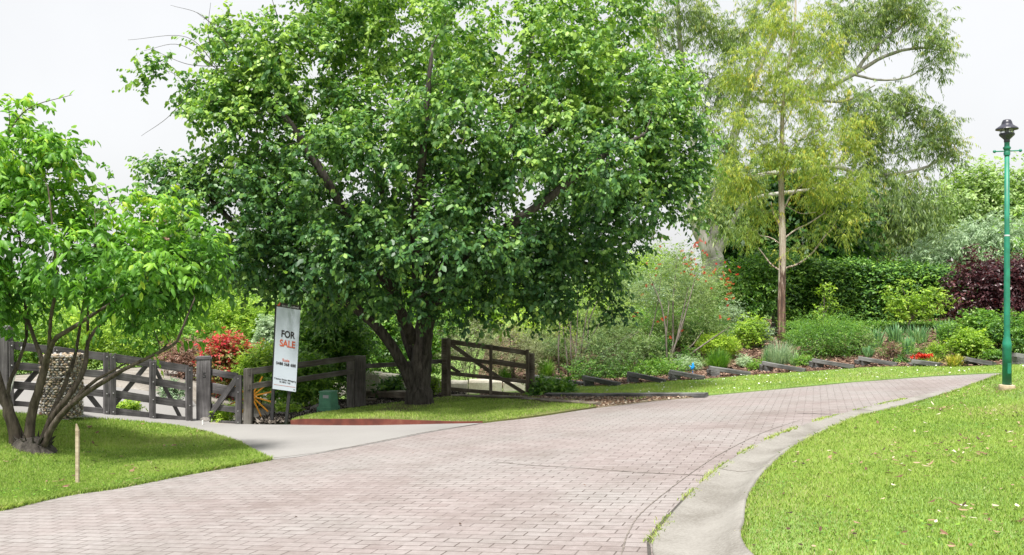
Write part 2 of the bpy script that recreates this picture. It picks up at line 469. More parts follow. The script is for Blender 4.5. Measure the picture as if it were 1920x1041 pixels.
jr = ramp(nt, [(0.36, (0.45, 0.45, 0.45)), (0.60, (1, 1, 1))], jn.outputs[0])
nt.links.new(br.outputs['Fac'], jf.inputs[0]); nt.links.new(jr.outputs[0], jf.inputs[1]); nt.links.new(jf.outputs[0], mC.inputs[0])
nt.links.new(mB.outputs[0], mC.inputs[1]); nt.links.new(mC.outputs[0], b.inputs['Base Color'])
b.inputs['Roughness'].default_value = 0.82; b.inputs['Specular IOR Level'].default_value = 0.3
iv = N(nt, 'ShaderNodeMath', operation='MULTIPLY_ADD'); iv.inputs[1].default_value = -1.0
nt.links.new(br.outputs['Fac'], iv.inputs[0]); nt.links.new(fn.outputs[0], iv.inputs[2])
bp = N(nt, 'ShaderNodeBump', Strength=0.35, Distance=0.006); nt.links.new(iv.outputs[0], bp.inputs['Height']); nt.links.new(bp.outputs[0], b.inputs['Normal'])
M['brick_paving'] = m
simple('joint_dark', (0.15, 0.13, 0.115), 0.9, 0, 0.4, 20)
simple('crack_dark', (0.05, 0.045, 0.04), 0.95, 0, 0.3, 20)

# leaves
leafmat('leaf_big', [(0.0, (0.030, 0.085, 0.034)), (0.35, (0.068, 0.168, 0.050)), (0.7, (0.155, 0.29, 0.060)), (1.0, (0.31, 0.45, 0.09))], 0.45, 0.32, spec=0.4)
leafmat('leaf_cherry', [(0.0, (0.046, 0.130, 0.029)), (0.4, (0.098, 0.247, 0.034)), (0.75, (0.195, 0.390, 0.039)), (1.0, (0.390, 0.494, 0.052))], 0.5, 0.38, spec=0.35)
leafmat('leaf_gum', [(0.0, (0.11, 0.20, 0.055)), (0.4, (0.26, 0.38, 0.07)), (0.75, (0.46, 0.52, 0.07)), (1.0, (0.66, 0.53, 0.08))], 0.5, 0.42, (1.3, 1.3, 0.7))
leafmat('leaf_gum_far', [(0.0, (0.085, 0.145, 0.055)), (0.45, (0.19, 0.285, 0.085)), (0.8, (0.33, 0.41, 0.085)), (1.0, (0.46, 0.38, 0.11))], 0.5, 0.42, (1.3, 1.3, 0.7))
leafmat('leaf_hedge', [(0.0, (0.016, 0.058, 0.016)), (0.5, (0.046, 0.130, 0.021)), (0.85, (0.117, 0.260, 0.029)), (1.0, (0.221, 0.390, 0.052))], 0.5, 0.2, spec=0.4)
leafmat('leaf_green', [(0.0, (0.039, 0.111, 0.023)), (0.5, (0.098, 0.234, 0.033)), (1.0, (0.247, 0.416, 0.052))], 0.45, 0.35)
leafmat('leaf_bright', [(0.0, (0.117, 0.221, 0.026)), (0.5, (0.260, 0.416, 0.046)), (1.0, (0.494, 0.624, 0.078))], 0.5, 0.4)
leafmat('leaf_olive', [(0.0, (0.060, 0.115, 0.042)), (0.5, (0.155, 0.245, 0.080)), (1.0, (0.31, 0.40, 0.14))], 0.55, 0.3)
leafmat('leaf_grey', [(0.0, (0.143, 0.221, 0.130)), (0.5, (0.286, 0.403, 0.247)), (1.0, (0.468, 0.585, 0.364))], 0.6, 0.35, (1.2, 1.3, 0.9))
leafmat('leaf_purple', [(0.0, (0.022, 0.010, 0.013)), (0.5, (0.065, 0.024, 0.030)), (1.0, (0.15, 0.06, 0.065))], 0.4, 0.3, (1.8, 0.8, 0.8))
leafmat('leaf_red', [(0.0, (0.13, 0.21, 0.05)), (0.45, (0.25, 0.28, 0.07)), (0.62, (0.45, 0.06, 0.06)), (1.0, (0.62, 0.035, 0.06))], 0.45, 0.35, (1.3, 1.0, 0.8))
leafmat('leaf_pink', [(0.0, (0.12, 0.10, 0.05)), (0.5, (0.26, 0.15, 0.11)), (1.0, (0.36, 0.22, 0.17))], 0.5, 0.35, (1.2, 1.0, 0.8))
leafmat('leaf_twiggy', [(0.0, (0.085, 0.085, 0.048)), (0.5, (0.19, 0.21, 0.105)), (1.0, (0.30, 0.36, 0.16))], 0.6, 0.3, (1.2, 1.2, 0.8))
leafmat('blade', [(0.0, (0.12, 0.20, 0.042)), (0.4, (0.29, 0.42, 0.080)), (0.75, (0.47, 0.57, 0.15)), (0.93, (0.48, 0.48, 0.21)), (1.0, (0.55, 0.48, 0.32))], 0.5, 0.35, (1.15, 1.3, 0.8), 0.35)
leafmat('litter', [(0.0, (0.03, 0.018, 0.012)), (0.45, (0.16, 0.085, 0.05)), (0.8, (0.34, 0.23, 0.15)), (1.0, (0.58, 0.52, 0.43))], 0.7, 0.1, (1, 1, 1), 0.3)
leafmat('chip', [(0.0, (0.035, 0.018, 0.012)), (0.5, (0.14, 0.08, 0.055)), (1.0, (0.30, 0.21, 0.155))], 0.8, 0.0, (1, 1, 1), 0.2)
leafmat('chip_dark', [(0.0, (0.012, 0.010, 0.008)), (0.6, (0.055, 0.045, 0.036)), (1.0, (0.24, 0.21, 0.18))], 0.8, 0.0, (1, 1, 1), 0.2)
leafmat('iris', [(0.0, (0.078, 0.195, 0.091)), (0.5, (0.182, 0.364, 0.169)), (1.0, (0.390, 0.546, 0.260))], 0.45, 0.35, (1.2, 1.3, 0.8))
leafmat('yellow_strap', [(0.0, (0.12, 0.22, 0.03)), (0.5, (0.40, 0.42, 0.06)), (1.0, (0.62, 0.50, 0.12))], 0.5, 0.35, (1.2, 1.2, 0.8))
leafmat('leaf_pale', [(0.0, (0.13, 0.22, 0.08)), (0.5, (0.28, 0.40, 0.15)), (1.0, (0.45, 0.55, 0.26))], 0.55, 0.4)
leafmat('petal_red', [(0.0, (0.42, 0.03, 0.015)), (1.0, (0.72, 0.08, 0.03))], 0.5, 0.3, (1.2, 1, 1))
leafmat('petal_white', [(0.0, (0.65, 0.65, 0.58)), (1.0, (0.85, 0.85, 0.8))], 0.6, 0.3, (1, 1, 1))

# ------------------------------------------------------------------ ground sheets
def spline(pts, step=0.3):
    """Catmull-Rom through 2-D points, resampled"""
    P = [np.array(p[:2], float) for p in pts]
    out = []
    for i in range(len(P) - 1):
        p0 = P[i - 1] if i > 0 else 2 * P[0] - P[1]
        p1, p2 = P[i], P[i + 1]
        p3 = P[i + 2] if i + 2 < len(P) else 2 * P[-1] - P[-2]
        n = max(1, int(np.linalg.norm(p2 - p1) / step))
        for k in range(n):
            t = k / n
            out.append(0.5 * ((2 * p1) + (-p0 + p2) * t + (2 * p0 - 5 * p1 + 4 * p2 - p3) * t * t + (-p0 + 3 * p1 - 3 * p2 + p3) * t ** 3))
    out.append(P[-1])
    return np.array(out)
def inside(poly, x, y):
    x = np.asarray(x); y = np.asarray(y)
    c = np.zeros(x.shape, bool)
    px, py = poly[:, 0], poly[:, 1]
    j = len(poly) - 1
    for i in range(len(poly)):
        m = (py[i] > y) != (py[j] > y)
        if m.any():
            xx = (px[j] - px[i]) * (y - py[i]) / ((py[j] - py[i]) if py[j] != py[i] else 1e-9) + px[i]
            c ^= m & (x < xx)
        j = i
    return c
def clean(poly, eps=0.02):
    out = [poly[0]]
    for p in poly[1:]:
        if np.linalg.norm(p - out[-1]) > eps: out.append(p)
    if np.linalg.norm(out[0] - out[-1]) < eps: out.pop()
    return np.array(out)
def sheet(name, poly, mat, h=H, off=0.0, res=0.3, skirt=0.06, label=None, kind='structure'):
    poly = clean(np.asarray(poly, float))
    x0, y0 = poly.min(0); x1, y1 = poly.max(0)
    gx, gy = np.meshgrid(np.arange(x0, x1, res), np.arange(y0, y1, res))
    gx = gx.ravel() + nr.uniform(-.1, .1, gx.size) * res; gy = gy.ravel() + nr.uniform(-.1, .1, gy.size) * res
    k = inside(poly, gx, gy)
    gx, gy = gx[k], gy[k]
    co = [Vector(p) for p in poly] + [Vector((a, b)) for a, b in zip(gx, gy)]
    n = len(poly)
    ed = [(i, (i + 1) % n) for i in range(n)]
    r = delaunay_2d_cdt(co, ed, [], 1, 1e-4)
    vx = np.array([v[:] for v in r[0]]); fs = [tuple(f) for f in r[2]]
    z = h(vx[:, 0], vx[:, 1]) + off
    vs = [(a, b, c) for (a, b), c in zip(vx, z)]
    fs2 = []
    cnt = {}
    for f in fs:
        a, b, c = (vx[i] for i in f[:3])
        if (b[0] - a[0]) * (c[1] - a[1]) - (b[1] - a[1]) * (c[0] - a[0]) < 0: f = tuple(reversed(f))
        fs2.append(f)
        for i in range(len(f)):
            e = (f[i], f[(i + 1) % len(f)])
            cnt[tuple(sorted(e))] = None if tuple(sorted(e)) in cnt else e
    if skirt:
        low = {}
        for e in [v for v in cnt.values() if v]:
            for i in e:
                if i not in low:
                    low[i] = len(vs); vs.append((vs[i][0], vs[i][1], vs[i][2] - skirt))
            fs2.append((e[1], e[0], low[e[0]], low[e[1]]))
    me = bpy.data.meshes.new(name); me.from_pydata(vs, [], fs2)
    o = link(name, me, mat)
    tag(o, label=label, kind=kind)
    return o

def resample(P, n):
    d = np.r_[0, np.cumsum(np.linalg.norm(np.diff(P, axis=0), axis=1))]
    t = np.linspace(0, d[-1], n)
    return np.stack([np.interp(t, d, P[:, 0]), np.interp(t, d, P[:, 1])], 1)

# base ground: a fine sheet near the road, widening rings out to the horizon
xs = np.concatenate([-np.geomspace(900, 30, 14), np.arange(-27, 27, 0.4), np.geomspace(30, 900, 14)])
ys_ = np.concatenate([-np.geomspace(300, 3, 10), np.arange(-2, 46, 0.4), np.geomspace(48, 1200, 16)])
GX, GY = np.meshgrid(xs, ys_)
dGY = np.clip(GY, None, 46)
ZZ = H(GX, GY) - 0.05
V_ = np.stack([GX.ravel(), GY.ravel(), ZZ.ravel()], 1)
nx_, ny_ = len(xs), len(ys_)
ii, jj = np.meshgrid(np.arange(nx_ - 1), np.arange(ny_ - 1))
a_ = (jj * nx_ + ii).ravel()
me = np_mesh('ground', V_, np.stack([a_, a_ + 1, a_ + nx_ + 1, a_ + nx_], 1))
smooth(me)
ground = link('ground', me, M['turf']); tag(ground, kind='structure')

g2 = lambda lst, h=H: [tuple(G(a, b, h)[:2]) for a, b in lst]
# road edges (left/far edge, right/near edge)
left_px = [(0, 958), (122, 930), (219, 916), (347, 891), (506, 863), (560, 857), (700, 832), (800, 812), (905, 794), (1000, 783),
           (1120, 765), (1230, 752), (1330, 742), (1450, 731), (1600, 717), (1750, 706), (1850, 701)]
LE = [(-6.6, 2.0), (-5.7, 5.3)] + g2(left_px) 
e_ = LE[-1]
LE += [(e_[0] + 3, e_[1] - 0.35), (e_[0] + 8, e_[1] - 1.6), (e_[0] + 16, e_[1] - 4.6)]
kin_px = [(1224, 1041), (1247, 982), (1288, 935), (1322, 901), (1373, 862), (1442, 824), (1527, 792), (1613, 768), (1698, 749), (1783, 733)]
kout_px = [(1396, 1041), (1395, 995), (1403, 939), (1437, 890), (1486, 847), (1545, 815), (1612, 787), (1685, 768), (1788, 741)]
RI = [(0.95, 1.0), (0.78, 3.2)] + g2(kin_px)
e_ = RI[-1]
RI += [(e_[0] + 1.6, e_[1] + 0.35), (e_[0] + 4, e_[1] + 0.2), (e_[0] + 9, e_[1] - 1.6), (e_[0] + 18, e_[1] - 5.0)]
RO = [(1.6, 1.0), (1.33, 3.2)] + g2(kout_px)
e_ = RO[-1]
RO += [(RI[-4][0] - 0.2, RI[-4][1] - 0.12), (RI[-3][0], RI[-3][1] - 0.15), (RI[-2][0], RI[-2][1] - 0.15), (RI[-1][0], RI[-1][1] - 0.15)]
LEs, RIs, ROs = spline(LE, 0.25), spline(RI, 0.2), spline(RO, 0.2)
road_poly = np.concatenate([LEs, RIs[::-1]])
sheet('road', road_poly, M['brick_paving'], off=0.0)

# concrete apron in front of the gates
drv = g2([(506, 863), (560, 857), (700, 832), (800, 812), (905, 794)])
drv_n = spline(drv, 0.25)
strip_px = [(905, 794), (800, 796), (700, 798), (620, 798), (545, 797)]
strip = g2(strip_px)
drv_back = g2([(520, 797), (452, 796), (395, 795)]) 
lawn_edge = g2([(0, 773), (103, 784), (200, 789), (300, 797), (362, 807), (437, 829), (506, 863)])
drive_poly = np.concatenate([drv_n, spline(strip, 0.25)[1:], np.array(drv_back), np.array([(-6.6, 18.2), (-9.8, 15.6), (-9.5, 12.5)]), spline(lawn_edge, 0.25)[:-1]])
sheet('driveway', drive_poly, M['drive_concrete'], off=0.006)

# lawns
left_lawn = np.concatenate([spline(lawn_edge, 0.25), spline(g2([(506, 863), (347, 891), (219, 916), (122, 930), (0, 958)]), 0.15)[1:],
                            np.array([(-5.7, 5.3), (-6.6, 2.0), (-14, 2.0), (-14, 13)])])
sheet('lawn', left_lawn, M['turf'], off=0.02)
right_lawn = np.concatenate([ROs, np.array([(26, 4), (26, 1.0)])])
sheet('lawn', right_lawn, M['turf'], h=HL, off=0.0)
bed_px = [(1005, 728), (1095, 726), (1170, 724), (1250, 717), (1325, 712), (1405, 706), (1520, 698), (1615, 691), (1715, 689), (1815, 689), (1920, 684)]
bed = g2(bed_px)
bed_s = spline(bed + [(16, 19.4), (22, 16.6)], 0.3)
near_e = g2([(1320, 745), (1330, 742), (1450, 731), (1600, 717), (1750, 706), (1850, 701)])
strip_poly = np.concatenate([bed_s, np.array([(24, 13.5)]), np.array(LE[-2:])[::-1], np.array(near_e)[::-1], np.array(g2([(1180, 741), (1025, 740), (985, 737)]))])
sheet('lawn', strip_poly, M['turf'], off=0.02)
patch_poly = np.concatenate([spline(g2([(545, 796), (620, 796), (700, 796), (800, 794), (905, 793)]), 0.2),
                             spline(g2([(905, 793), (1000, 782), (1121, 764)]), 0.2)[1:], np.array(g2([(1040, 753), (980, 747), (860, 745), (790, 757), (700, 770), (640, 779), (560, 790)]))])
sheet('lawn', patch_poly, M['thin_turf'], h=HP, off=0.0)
gravel_poly = np.array(g2([(1121, 765), (1230, 752), (1325, 744), (1180, 742), (1025, 742), (960, 738), (900, 737), (900, 745), (980, 748), (1050, 756)]))
sheet('gravel_patch', gravel_poly, M['dirt'], off=0.012)

# garden ground
sheet('garden_bed', np.concatenate([bed_s, np.array([(24, 36), (-1.0, 36), (-1.0, 24.3)])]), M['mulch'], off=0.03, res=0.5)
sheet('gravel_court', np.concatenate([np.array([(-9.5, 12.6), (-9.9, 15.7), (-6.7, 18.3)]), np.array(g2([(395, 794), (450, 795)])), np.array([(-4.3, 19), (-4.6, 27), (-18, 27), (-18, 13)])]), M['gravel'], off=-0.004, res=0.5)
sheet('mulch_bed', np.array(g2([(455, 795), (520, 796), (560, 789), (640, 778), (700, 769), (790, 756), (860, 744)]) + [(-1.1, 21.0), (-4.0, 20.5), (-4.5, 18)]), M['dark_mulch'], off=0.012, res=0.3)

# kerb: a dished concrete gutter following both curves
mb = MB()
n = 150
A_, B_ = resample(RIs, n), resample(ROs, n)
prof = [(0.0, -0.05), (0.0, 0.012), (0.03, 0.016), (0.2, 0.0), (0.45, -0.018), (0.7, -0.005), (0.86, 0.035), (0.96, 0.06), (1.0, 0.055), (1.0, -0.06)]
vs = []
for i in range(n):
    a, b2 = A_[i], B_[i]
    wid = np.linalg.norm(b2 - a)
    for t, z in prof:
        p = a * (1 - t) + b2 * t
        vs.append((p[0], p[1], float(H(p[0], p[1])) + z * min(1, wid / 0.3)))
k = len(prof)
fs = [(i * k + j, i * k + j + 1, (i + 1) * k + j + 1, (i + 1) * k + j) for i in range(n - 1) for j in range(k - 1)]
mb.add(vs, fs)
o = mb.build('kerb', M['kerb_concrete'], sm=True); tag(o, kind='structure')

# border groove of the paving, and the saw-cut joints
def groove(name, pts, w, mat, off=0.004, wob=0.006):
    P = np.array(pts); vs = []; fs = []
    for i, p in enumerate(P):
        d = P[min(i + 1, len(P) - 1)] - P[max(i - 1, 0)]; d = d / (np.linalg.norm(d) + 1e-9); nn = np.array([-d[1], d[0]])
        ww = w * rnd.uniform(0.6, 1.25); jo = rnd.uniform(-wob, wob)
        for s_ in (-1, 1):
            q = p + nn * (s_ * ww / 2 + jo); vs.append((q[0], q[1], float(H(*q)) + off))
    fs = [(2 * i, 2 * i + 2, 2 * i + 3, 2 * i + 1) for i in range(len(P) - 1)]
    me = bpy.data.meshes.new(name); me.from_pydata(vs, [], fs)
    o = link(name, me, mat); tag(o, kind='structure'); return o
gp = spline(g2([(1165, 1041), (1178, 1000), (1200, 965), (1240, 930), (1290, 892), (1350, 852), (1430, 812), (1500, 788)]), 0.1)
groove('road_groove', resample(np.concatenate([np.array([(0.55, 3.6)]), gp]), 160), 0.010, M['joint_dark'], wob=0.003)
groove('road_joint', spline(g2([(925, 866), (1000, 873), (1100, 879), (1200, 886), (1322, 892)]), 0.06), 0.017, M['joint_dark'], wob=0.008)
groove('road_joint', spline(g2([(1495, 775), (1520, 776), (1560, 777)]), 0.06), 0.035, M['crack_dark'], wob=0.01)
groove('road_joint', spline(g2([(510, 860.5), (600, 849), (700, 831), (800, 811), (900, 795)]), 0.08), 0.024, M['joint_dark'], wob=0.01, off=0.010)
# gap along the kerb's inner side
groove('kerb_gap', RIs[(RIs[:, 1] > 3) & (RIs[:, 1] < 6.9)] + np.array([-0.018, 0]), 0.03, M['crack_dark'], wob=0.006)
for (x_, z_) in ((1247, 982), ):
    pass
ka, kb = G(1255, 988), G(1395, 986)

# ------------------------------------------------------------------ blades, litter and chips as scattered real geometry
def scatter(poly, n_max, dens, h, fr=True):
    """random points in a polygon, thinned with distance and kept where the camera can see them (with a margin)"""
    x0, y0 = poly.min(0); x1, y1 = poly.max(0)
    y1 = min(y1, 30); y0 = max(y0, 3.9)
    x = nr.uniform(x0, x1, n_max); y = nr.uniform(y0, y1, n_max)
    k = (np.abs(x) < 0.577 * y * 1.18 + 1.4)
    x, y = x[k], y[k]
    k = nr.random(len(x)) < np.clip(dens(y), 0, 1)
    x, y = x[k], y[k]
    k = inside(poly, x, y)
    x, y = x[k], y[k]
    return np.stack([x, y, h(x, y)], 1)
def vnoise(x, y, s, seed=0.0):
    """cheap smooth 2-D noise, vectorised"""
    v = np.zeros(len(x))
    r_ = np.random.default_rng(int(seed * 10) + 5)
    for i in range(9):
        a = r_.uniform(0, 6.28); f = s * r_.uniform(0.5, 2.2); ph = r_.uniform(0, 6.28)
        v += np.sin((x * math.cos(a) + y * math.sin(a)) * f + ph)
    return v / 9 * 1.6
def blades(name, pts, hgt, wid, tint_bias=0.0, parent=None, mat='blade', lean=0.45, edge_up=None):
    n = len(pts)
    dist = pts[:, 1]
    sc = np.clip(dist / 8.0, 1.0, 2.3)
    nz = 1.2 * vnoise(pts[:, 0], pts[:, 1], 1.3) + 0.8 * vnoise(pts[:, 0], pts[:, 1], 5, 3) + 0.5 * vnoise(pts[:, 0], pts[:, 1], 14, 8)
    hh = hgt * nr.uniform(0.45, 1.15, n) * (1 + 0.35 * nz) * np.clip(sc, 1, 1.35)
    ww = wid * nr.uniform(0.7, 1.3, n) * sc
    a = nr.uniform(0, 2 * np.pi, n); la = nr.uniform(0, 2 * np.pi, n)
    L = nr.uniform(0.1, lean * 2, n) * hh
    side = np.stack([np.cos(a), np.sin(a), np.zeros(n)], 1) * (ww / 2)[:, None]
    ln = np.stack([np.cos(la) * L, np.sin(la) * L, hh], 1)
    mid = np.stack([np.cos(la) * L * 0.3, np.sin(la) * L * 0.3, hh * 0.6], 1)
    V = np.empty((n, 5, 3))
    V[:, 0] = pts - side; V[:, 1] = pts + side; V[:, 2] = pts + mid + side * 0.75; V[:, 4] = pts + mid - side * 0.75; V[:, 3] = pts + ln
    V[:, 0, 2] -= 0.01; V[:, 1, 2] -= 0.01
    t = np.clip(0.45 + 0.16 * nz + nr.normal(0, 0.16, n) + tint_bias, 0, 1)
    dry = nr.random(n) < 0.05 + 0.30 * np.clip(vnoise(pts[:, 0], pts[:, 1], 1.1, 7) - 0.15, 0, 1)
    t[dry] = nr.uniform(0.9, 1.0, dry.sum())
    me = np_mesh(name, V.reshape(-1, 3), np.arange(n * 5).reshape(n, 5), np.repeat(t, 5))
    return link(name, me, M[mat], parent)
near = lambda y: np.clip((7.0 / y) ** 2, 0.12, 1)
p = scatter(right_lawn, 3000000, near, lambda x, y: HL(x, y))
o = blades('grass', p, 0.024, 0.0040); tag(o, 'short sunlit mown grass on the bank right of the kerb', 'grass', kind='stuff')
p = scatter(left_lawn, 2400000, near, lambda x, y: H(x, y) + 0.02)
o = blades('grass', p, 0.030, 0.0044, 0.0); tag(o, 'short bright grass under the young spreading tree on the left', 'grass', kind='stuff')
p = scatter(strip_poly, 1500000, near, lambda x, y: H(x, y) + 0.02)
o = blades('grass', p, 0.026, 0.0045, 0.03); tag(o, 'strip of mown grass with clover flowers along the terrace sleepers', 'grass', kind='stuff')
p = scatter(patch_poly, 600000, near, HP)
o = blades('grass', p[vnoise(p[:, 0], p[:, 1], 2.2, 6) + nr.normal(0, .3, len(p)) > -0.12], 0.022, 0.0045, -0.12); tag(o, 'thin patchy grass in the shade of the big tree', 'grass', kind='stuff')  # tint lowered: the big tree's shade is put into the blade colour
p = scatter(gravel_poly, 60000, near, lambda x, y: H(x, y) + 0.012)
p = p[vnoise(p[:, 0], p[:, 1], 3, 2) > 0.25]
o = blades('weeds', p, 0.04, 0.006, 0.1); tag(o, 'tufts of weed growing through the worn gravel beside the verge timber', 'weeds', kind='stuff')
# grass growing in the gap along the kerb
kk = resample(RIs[(RIs[:, 1] > 5.2) & (RIs[:, 1] < 13.5)], 5000)
nz = vnoise(kk[:, 0] * 3, kk[:, 1] * 3, 1.6, 4)
kk = kk[(nz > -0.1)]
kk = kk + nr.normal(0, 0.018, kk.shape)
p = np.stack([kk[:, 0], kk[:, 1], H(kk[:, 0], kk[:, 1]) + 0.005], 1)
o = blades('weeds', np.repeat(p, 2, 0) + nr.normal(0, 0.012, (2 * len(p), 3)) * [1, 1, 0], 0.022, 0.0050, 0.12, lean=0.9); tag(o, 'line of weeds growing in the gap between paving and kerb', 'weeds', kind='stuff')
# ragged fringe where the left lawn meets the paving
ed = resample(spline(g2([(506, 863), (347, 891), (219, 916), (122, 930), (0, 958)]), 0.1), 9000)
ed = ed + nr.normal(0, 0.018, ed.shape)
p = np.stack([ed[:, 0], ed[:, 1], H(ed[:, 0], ed[:, 1]) + 0.008], 1)
o = blades('grass_fringe', p, 0.035, 0.0055, -0.02, lean=1.0); tag(o, 'ragged grass fringe overhanging the paving edge at the left lawn', 'grass', kind='stuff')
ed = resample(ROs[(ROs[:, 1] > 3.9) & (ROs[:, 1] < 14.5)], 9000)
ed = ed + nr.normal(0, 0.012, ed.shape) + [0.012, 0]
p = np.stack([ed[:, 0], ed[:, 1], HL(ed[:, 0], ed[:, 1]) + 0.012], 1)
o = blades('grass_fringe', p, 0.026, 0.0045, 0.02, lean=0.7); tag(o, 'grass fringe leaning over the outer kerb edge at the right lawn', 'grass', kind='stuff')

def flakes(name, pts, L, Wd, mat, label, cat, lift=0.02, tilt=0.45, curl=0.25, tlo=0.0, thi=1.0):
    n = len(pts)
    a = nr.uniform(0, 2 * np.pi, n)
    d = np.stack([np.cos(a), np.sin(a), nr.normal(0, tilt * 0.5, n)], 1); d /= np.linalg.norm(d, axis=1)[:, None]
    s_ = np.stack([-np.sin(a), np.cos(a), nr.normal(0, tilt * 0.5, n)], 1)
    l = L * nr.uniform(0.5, 1.4, n); w = Wd * nr.uniform(0.5, 1.4, n)
    c = pts + np.array([0, 0, lift])
    up = np.array([0, 0, 1.0])
    V = np.empty((n, 6, 3))
    V[:, 0] = c - d * (l / 2)[:, None]
    V[:, 3] = c + d * (l / 2)[:, None] + up * (l * curl * nr.uniform(0, 1, n))[:, None]
    V[:, 1] = c - d * (l * .15)[:, None] + s_ * (w / 2)[:, None]; V[:, 2] = c + d * (l * .25)[:, None] + s_ * (w * .42)[:, None]
    V[:, 5] = c - d * (l * .15)[:, None] - s_ * (w / 2)[:, None]; V[:, 4] = c + d * (l * .25)[:, None] - s_ * (w * .42)[:, None]
    me = np_mesh(name, V.reshape(-1, 3), np.arange(n * 6).reshape(n, 6), np.repeat(nr.uniform(tlo, thi, n), 6))
    o = link(name, me, M[mat]); tag(o, label, cat, kind='stuff'); return o
p = scatter(right_lawn, 60000, lambda y: np.ones_like(y) * 0.5, lambda x, y: HL(x, y))
k = nr.random(len(p)) < np.clip(0.2 + 0.8 * vnoise(p[:, 0], p[:, 1], 1.5, 9), 0.06, 1) * np.clip(p[:, 0] / 4 - 0.2, 0.15, 1)
p = p[k]
flakes('leaf_litter', p, 0.045, 0.019, 'litter', 'fallen dry leaves and bark scraps scattered over the right lawn', 'leaf litter', 0.032)
q = G(1790, 860, HL); q2 = G(1700, 885, HL); q3 = G(1850, 960, HL); q4 = G(1770, 770, HL)
cl_ = np.concatenate([np.array(c_) + nr.normal(0, 1, (m_, 3)) * [0.22, 0.16, 0.004] for c_, m_ in ((q, 22), (q2, 14), (q3, 16), (q4, 26))])
flakes('bark_scraps', cl_, 0.08, 0.013, 'litter', 'clusters of curled pale bark strips lying on the right lawn', 'bark', 0.03, tlo=0.1)
p = scatter(left_lawn, 2600, lambda y: np.ones_like(y) * 0.3, lambda x, y: H(x, y) + 0.02)
flakes('leaf_litter', p, 0.07, 0.028, 'litter', 'dark fallen leaves scattered over the left lawn', 'leaf litter', 0.035, thi=0.8)
p = scatter(strip_poly, 2600, lambda y: np.ones_like(y) * 0.5, lambda x, y: H(x, y) + 0.02)
flakes('clover_flowers', p, 0.035, 0.03, 'petal_white', 'tiny white clover flowers dotting the verge grass', 'flowers', 0.04)
p = scatter(road_poly, 700, lambda y: np.ones_like(y) * 0.16, lambda x, y: H(x, y))
flakes('leaf_litter', p, 0.032, 0.014, 'litter', 'a few small dead leaves lying on the brick paving', 'leaf litter', 0.012, thi=0.5)
p = scatter(gravel_poly, 22000, lambda y: np.ones_like(y) * 0.8, lambda x, y: H(x, y) + 0.012)
flakes('gravel_chips', p, 0.05, 0.03, 'litter', 'loose leaf and stone debris on the worn gravel patch', 'debris', 0.012)
gb = np.concatenate([bed_s, np.array([(24, 36), (-1.0, 36), (-1.0, 24.3)])])
p = scatter(gb, 60000, lambda y: np.ones_like(y) * 0.9, lambda x, y: H(x, y) + 0.03)
flakes('bark_chips', p, 0.13, 0.05, 'chip', 'reddish bark chips covering the sloping garden bed', 'bark mulch', 0.02)
mbp = np.array(g2([(455, 795), (520, 796), (560, 789), (640, 778), (700, 769), (790, 756), (860, 744)]) + [(-1.1, 21.0), (-4.0, 20.5), (-4.5, 18)])
p = scatter(mbp, 26000, lambda y: np.ones_like(y), lambda x, y: H(x, y) + 0.012)
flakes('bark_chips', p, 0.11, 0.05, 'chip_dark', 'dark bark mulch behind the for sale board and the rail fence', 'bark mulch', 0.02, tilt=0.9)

# transverse joints across the kerb, and broad-leaved weeds in the lawns
def kerb_z(t):
    return np.interp(t, [q[0] for q in prof[1:-1]], [q[1] for q in prof[1:-1]])
for ii_ in (30, 53, 76, 99, 121):
    a, b2 = A_[ii_], B_[ii_]; dd = (A_[ii_ + 1] - A_[ii_]); dd = dd / np.linalg.norm(dd)
    vs = []
    for t in np.linspace(0.03, 0.97, 14):
        p = a * (1 - t) + b2 * t + dd * rnd.uniform(-.003, .003)
        for s_ in (-1, 1):
            q = p + dd * s_ * 0.006; vs.append((q[0], q[1], float(H(*q)) + float(kerb_z(t)) + 0.003))
    me = bpy.data.meshes.new('kerb_joint'); me.from_pydata(vs, [], [(2 * i, 2 * i + 2, 2 * i + 3, 2 * i + 1) for i in range(13)])
    o = link('kerb_joint', me, M['joint_dark']); tag(o, kind='structure')
p = scatter(right_lawn, 60000, lambda y: np.ones_like(y) * 0.6, lambda x, y: HL(x, y))
p = p[vnoise(p[:, 0], p[:, 1], 2.0, 12) > 0.35]
flakes('lawn_weeds', p, 0.022, 0.016, 'leaf_green', 'patches of small round-leaved weeds spreading through the right lawn', 'weeds', 0.022, tlo=.3)
p = scatter(left_lawn, 40000, lambda y: np.ones_like(y) * 0.6, lambda x, y: H(x, y) + .02)
p = p[vnoise(p[:, 0], p[:, 1], 2.0, 13) > 0.4]
flakes('lawn_weeds', p, 0.022, 0.016, 'leaf_green', 'patches of small round-leaved weeds in the left lawn', 'weeds', 0.026, tlo=.3)
lbx = G(1888, 733, HL)
a = nr.uniform(0, 6.283, 700); r_ = 0.11 + np.abs(nr.normal(0, .03, 700))
p = np.stack([lbx.x + np.cos(a) * r_, lbx.y + np.sin(a) * r_, np.zeros(700)], 1); p[:, 2] = HL(p[:, 0], p[:, 1])
o = blades('grass_fringe', p, 0.03, 0.005, 0.1, lean=.6); tag(o, 'longer uncut grass ringing the foot of the lamp post', 'grass', kind='stuff')

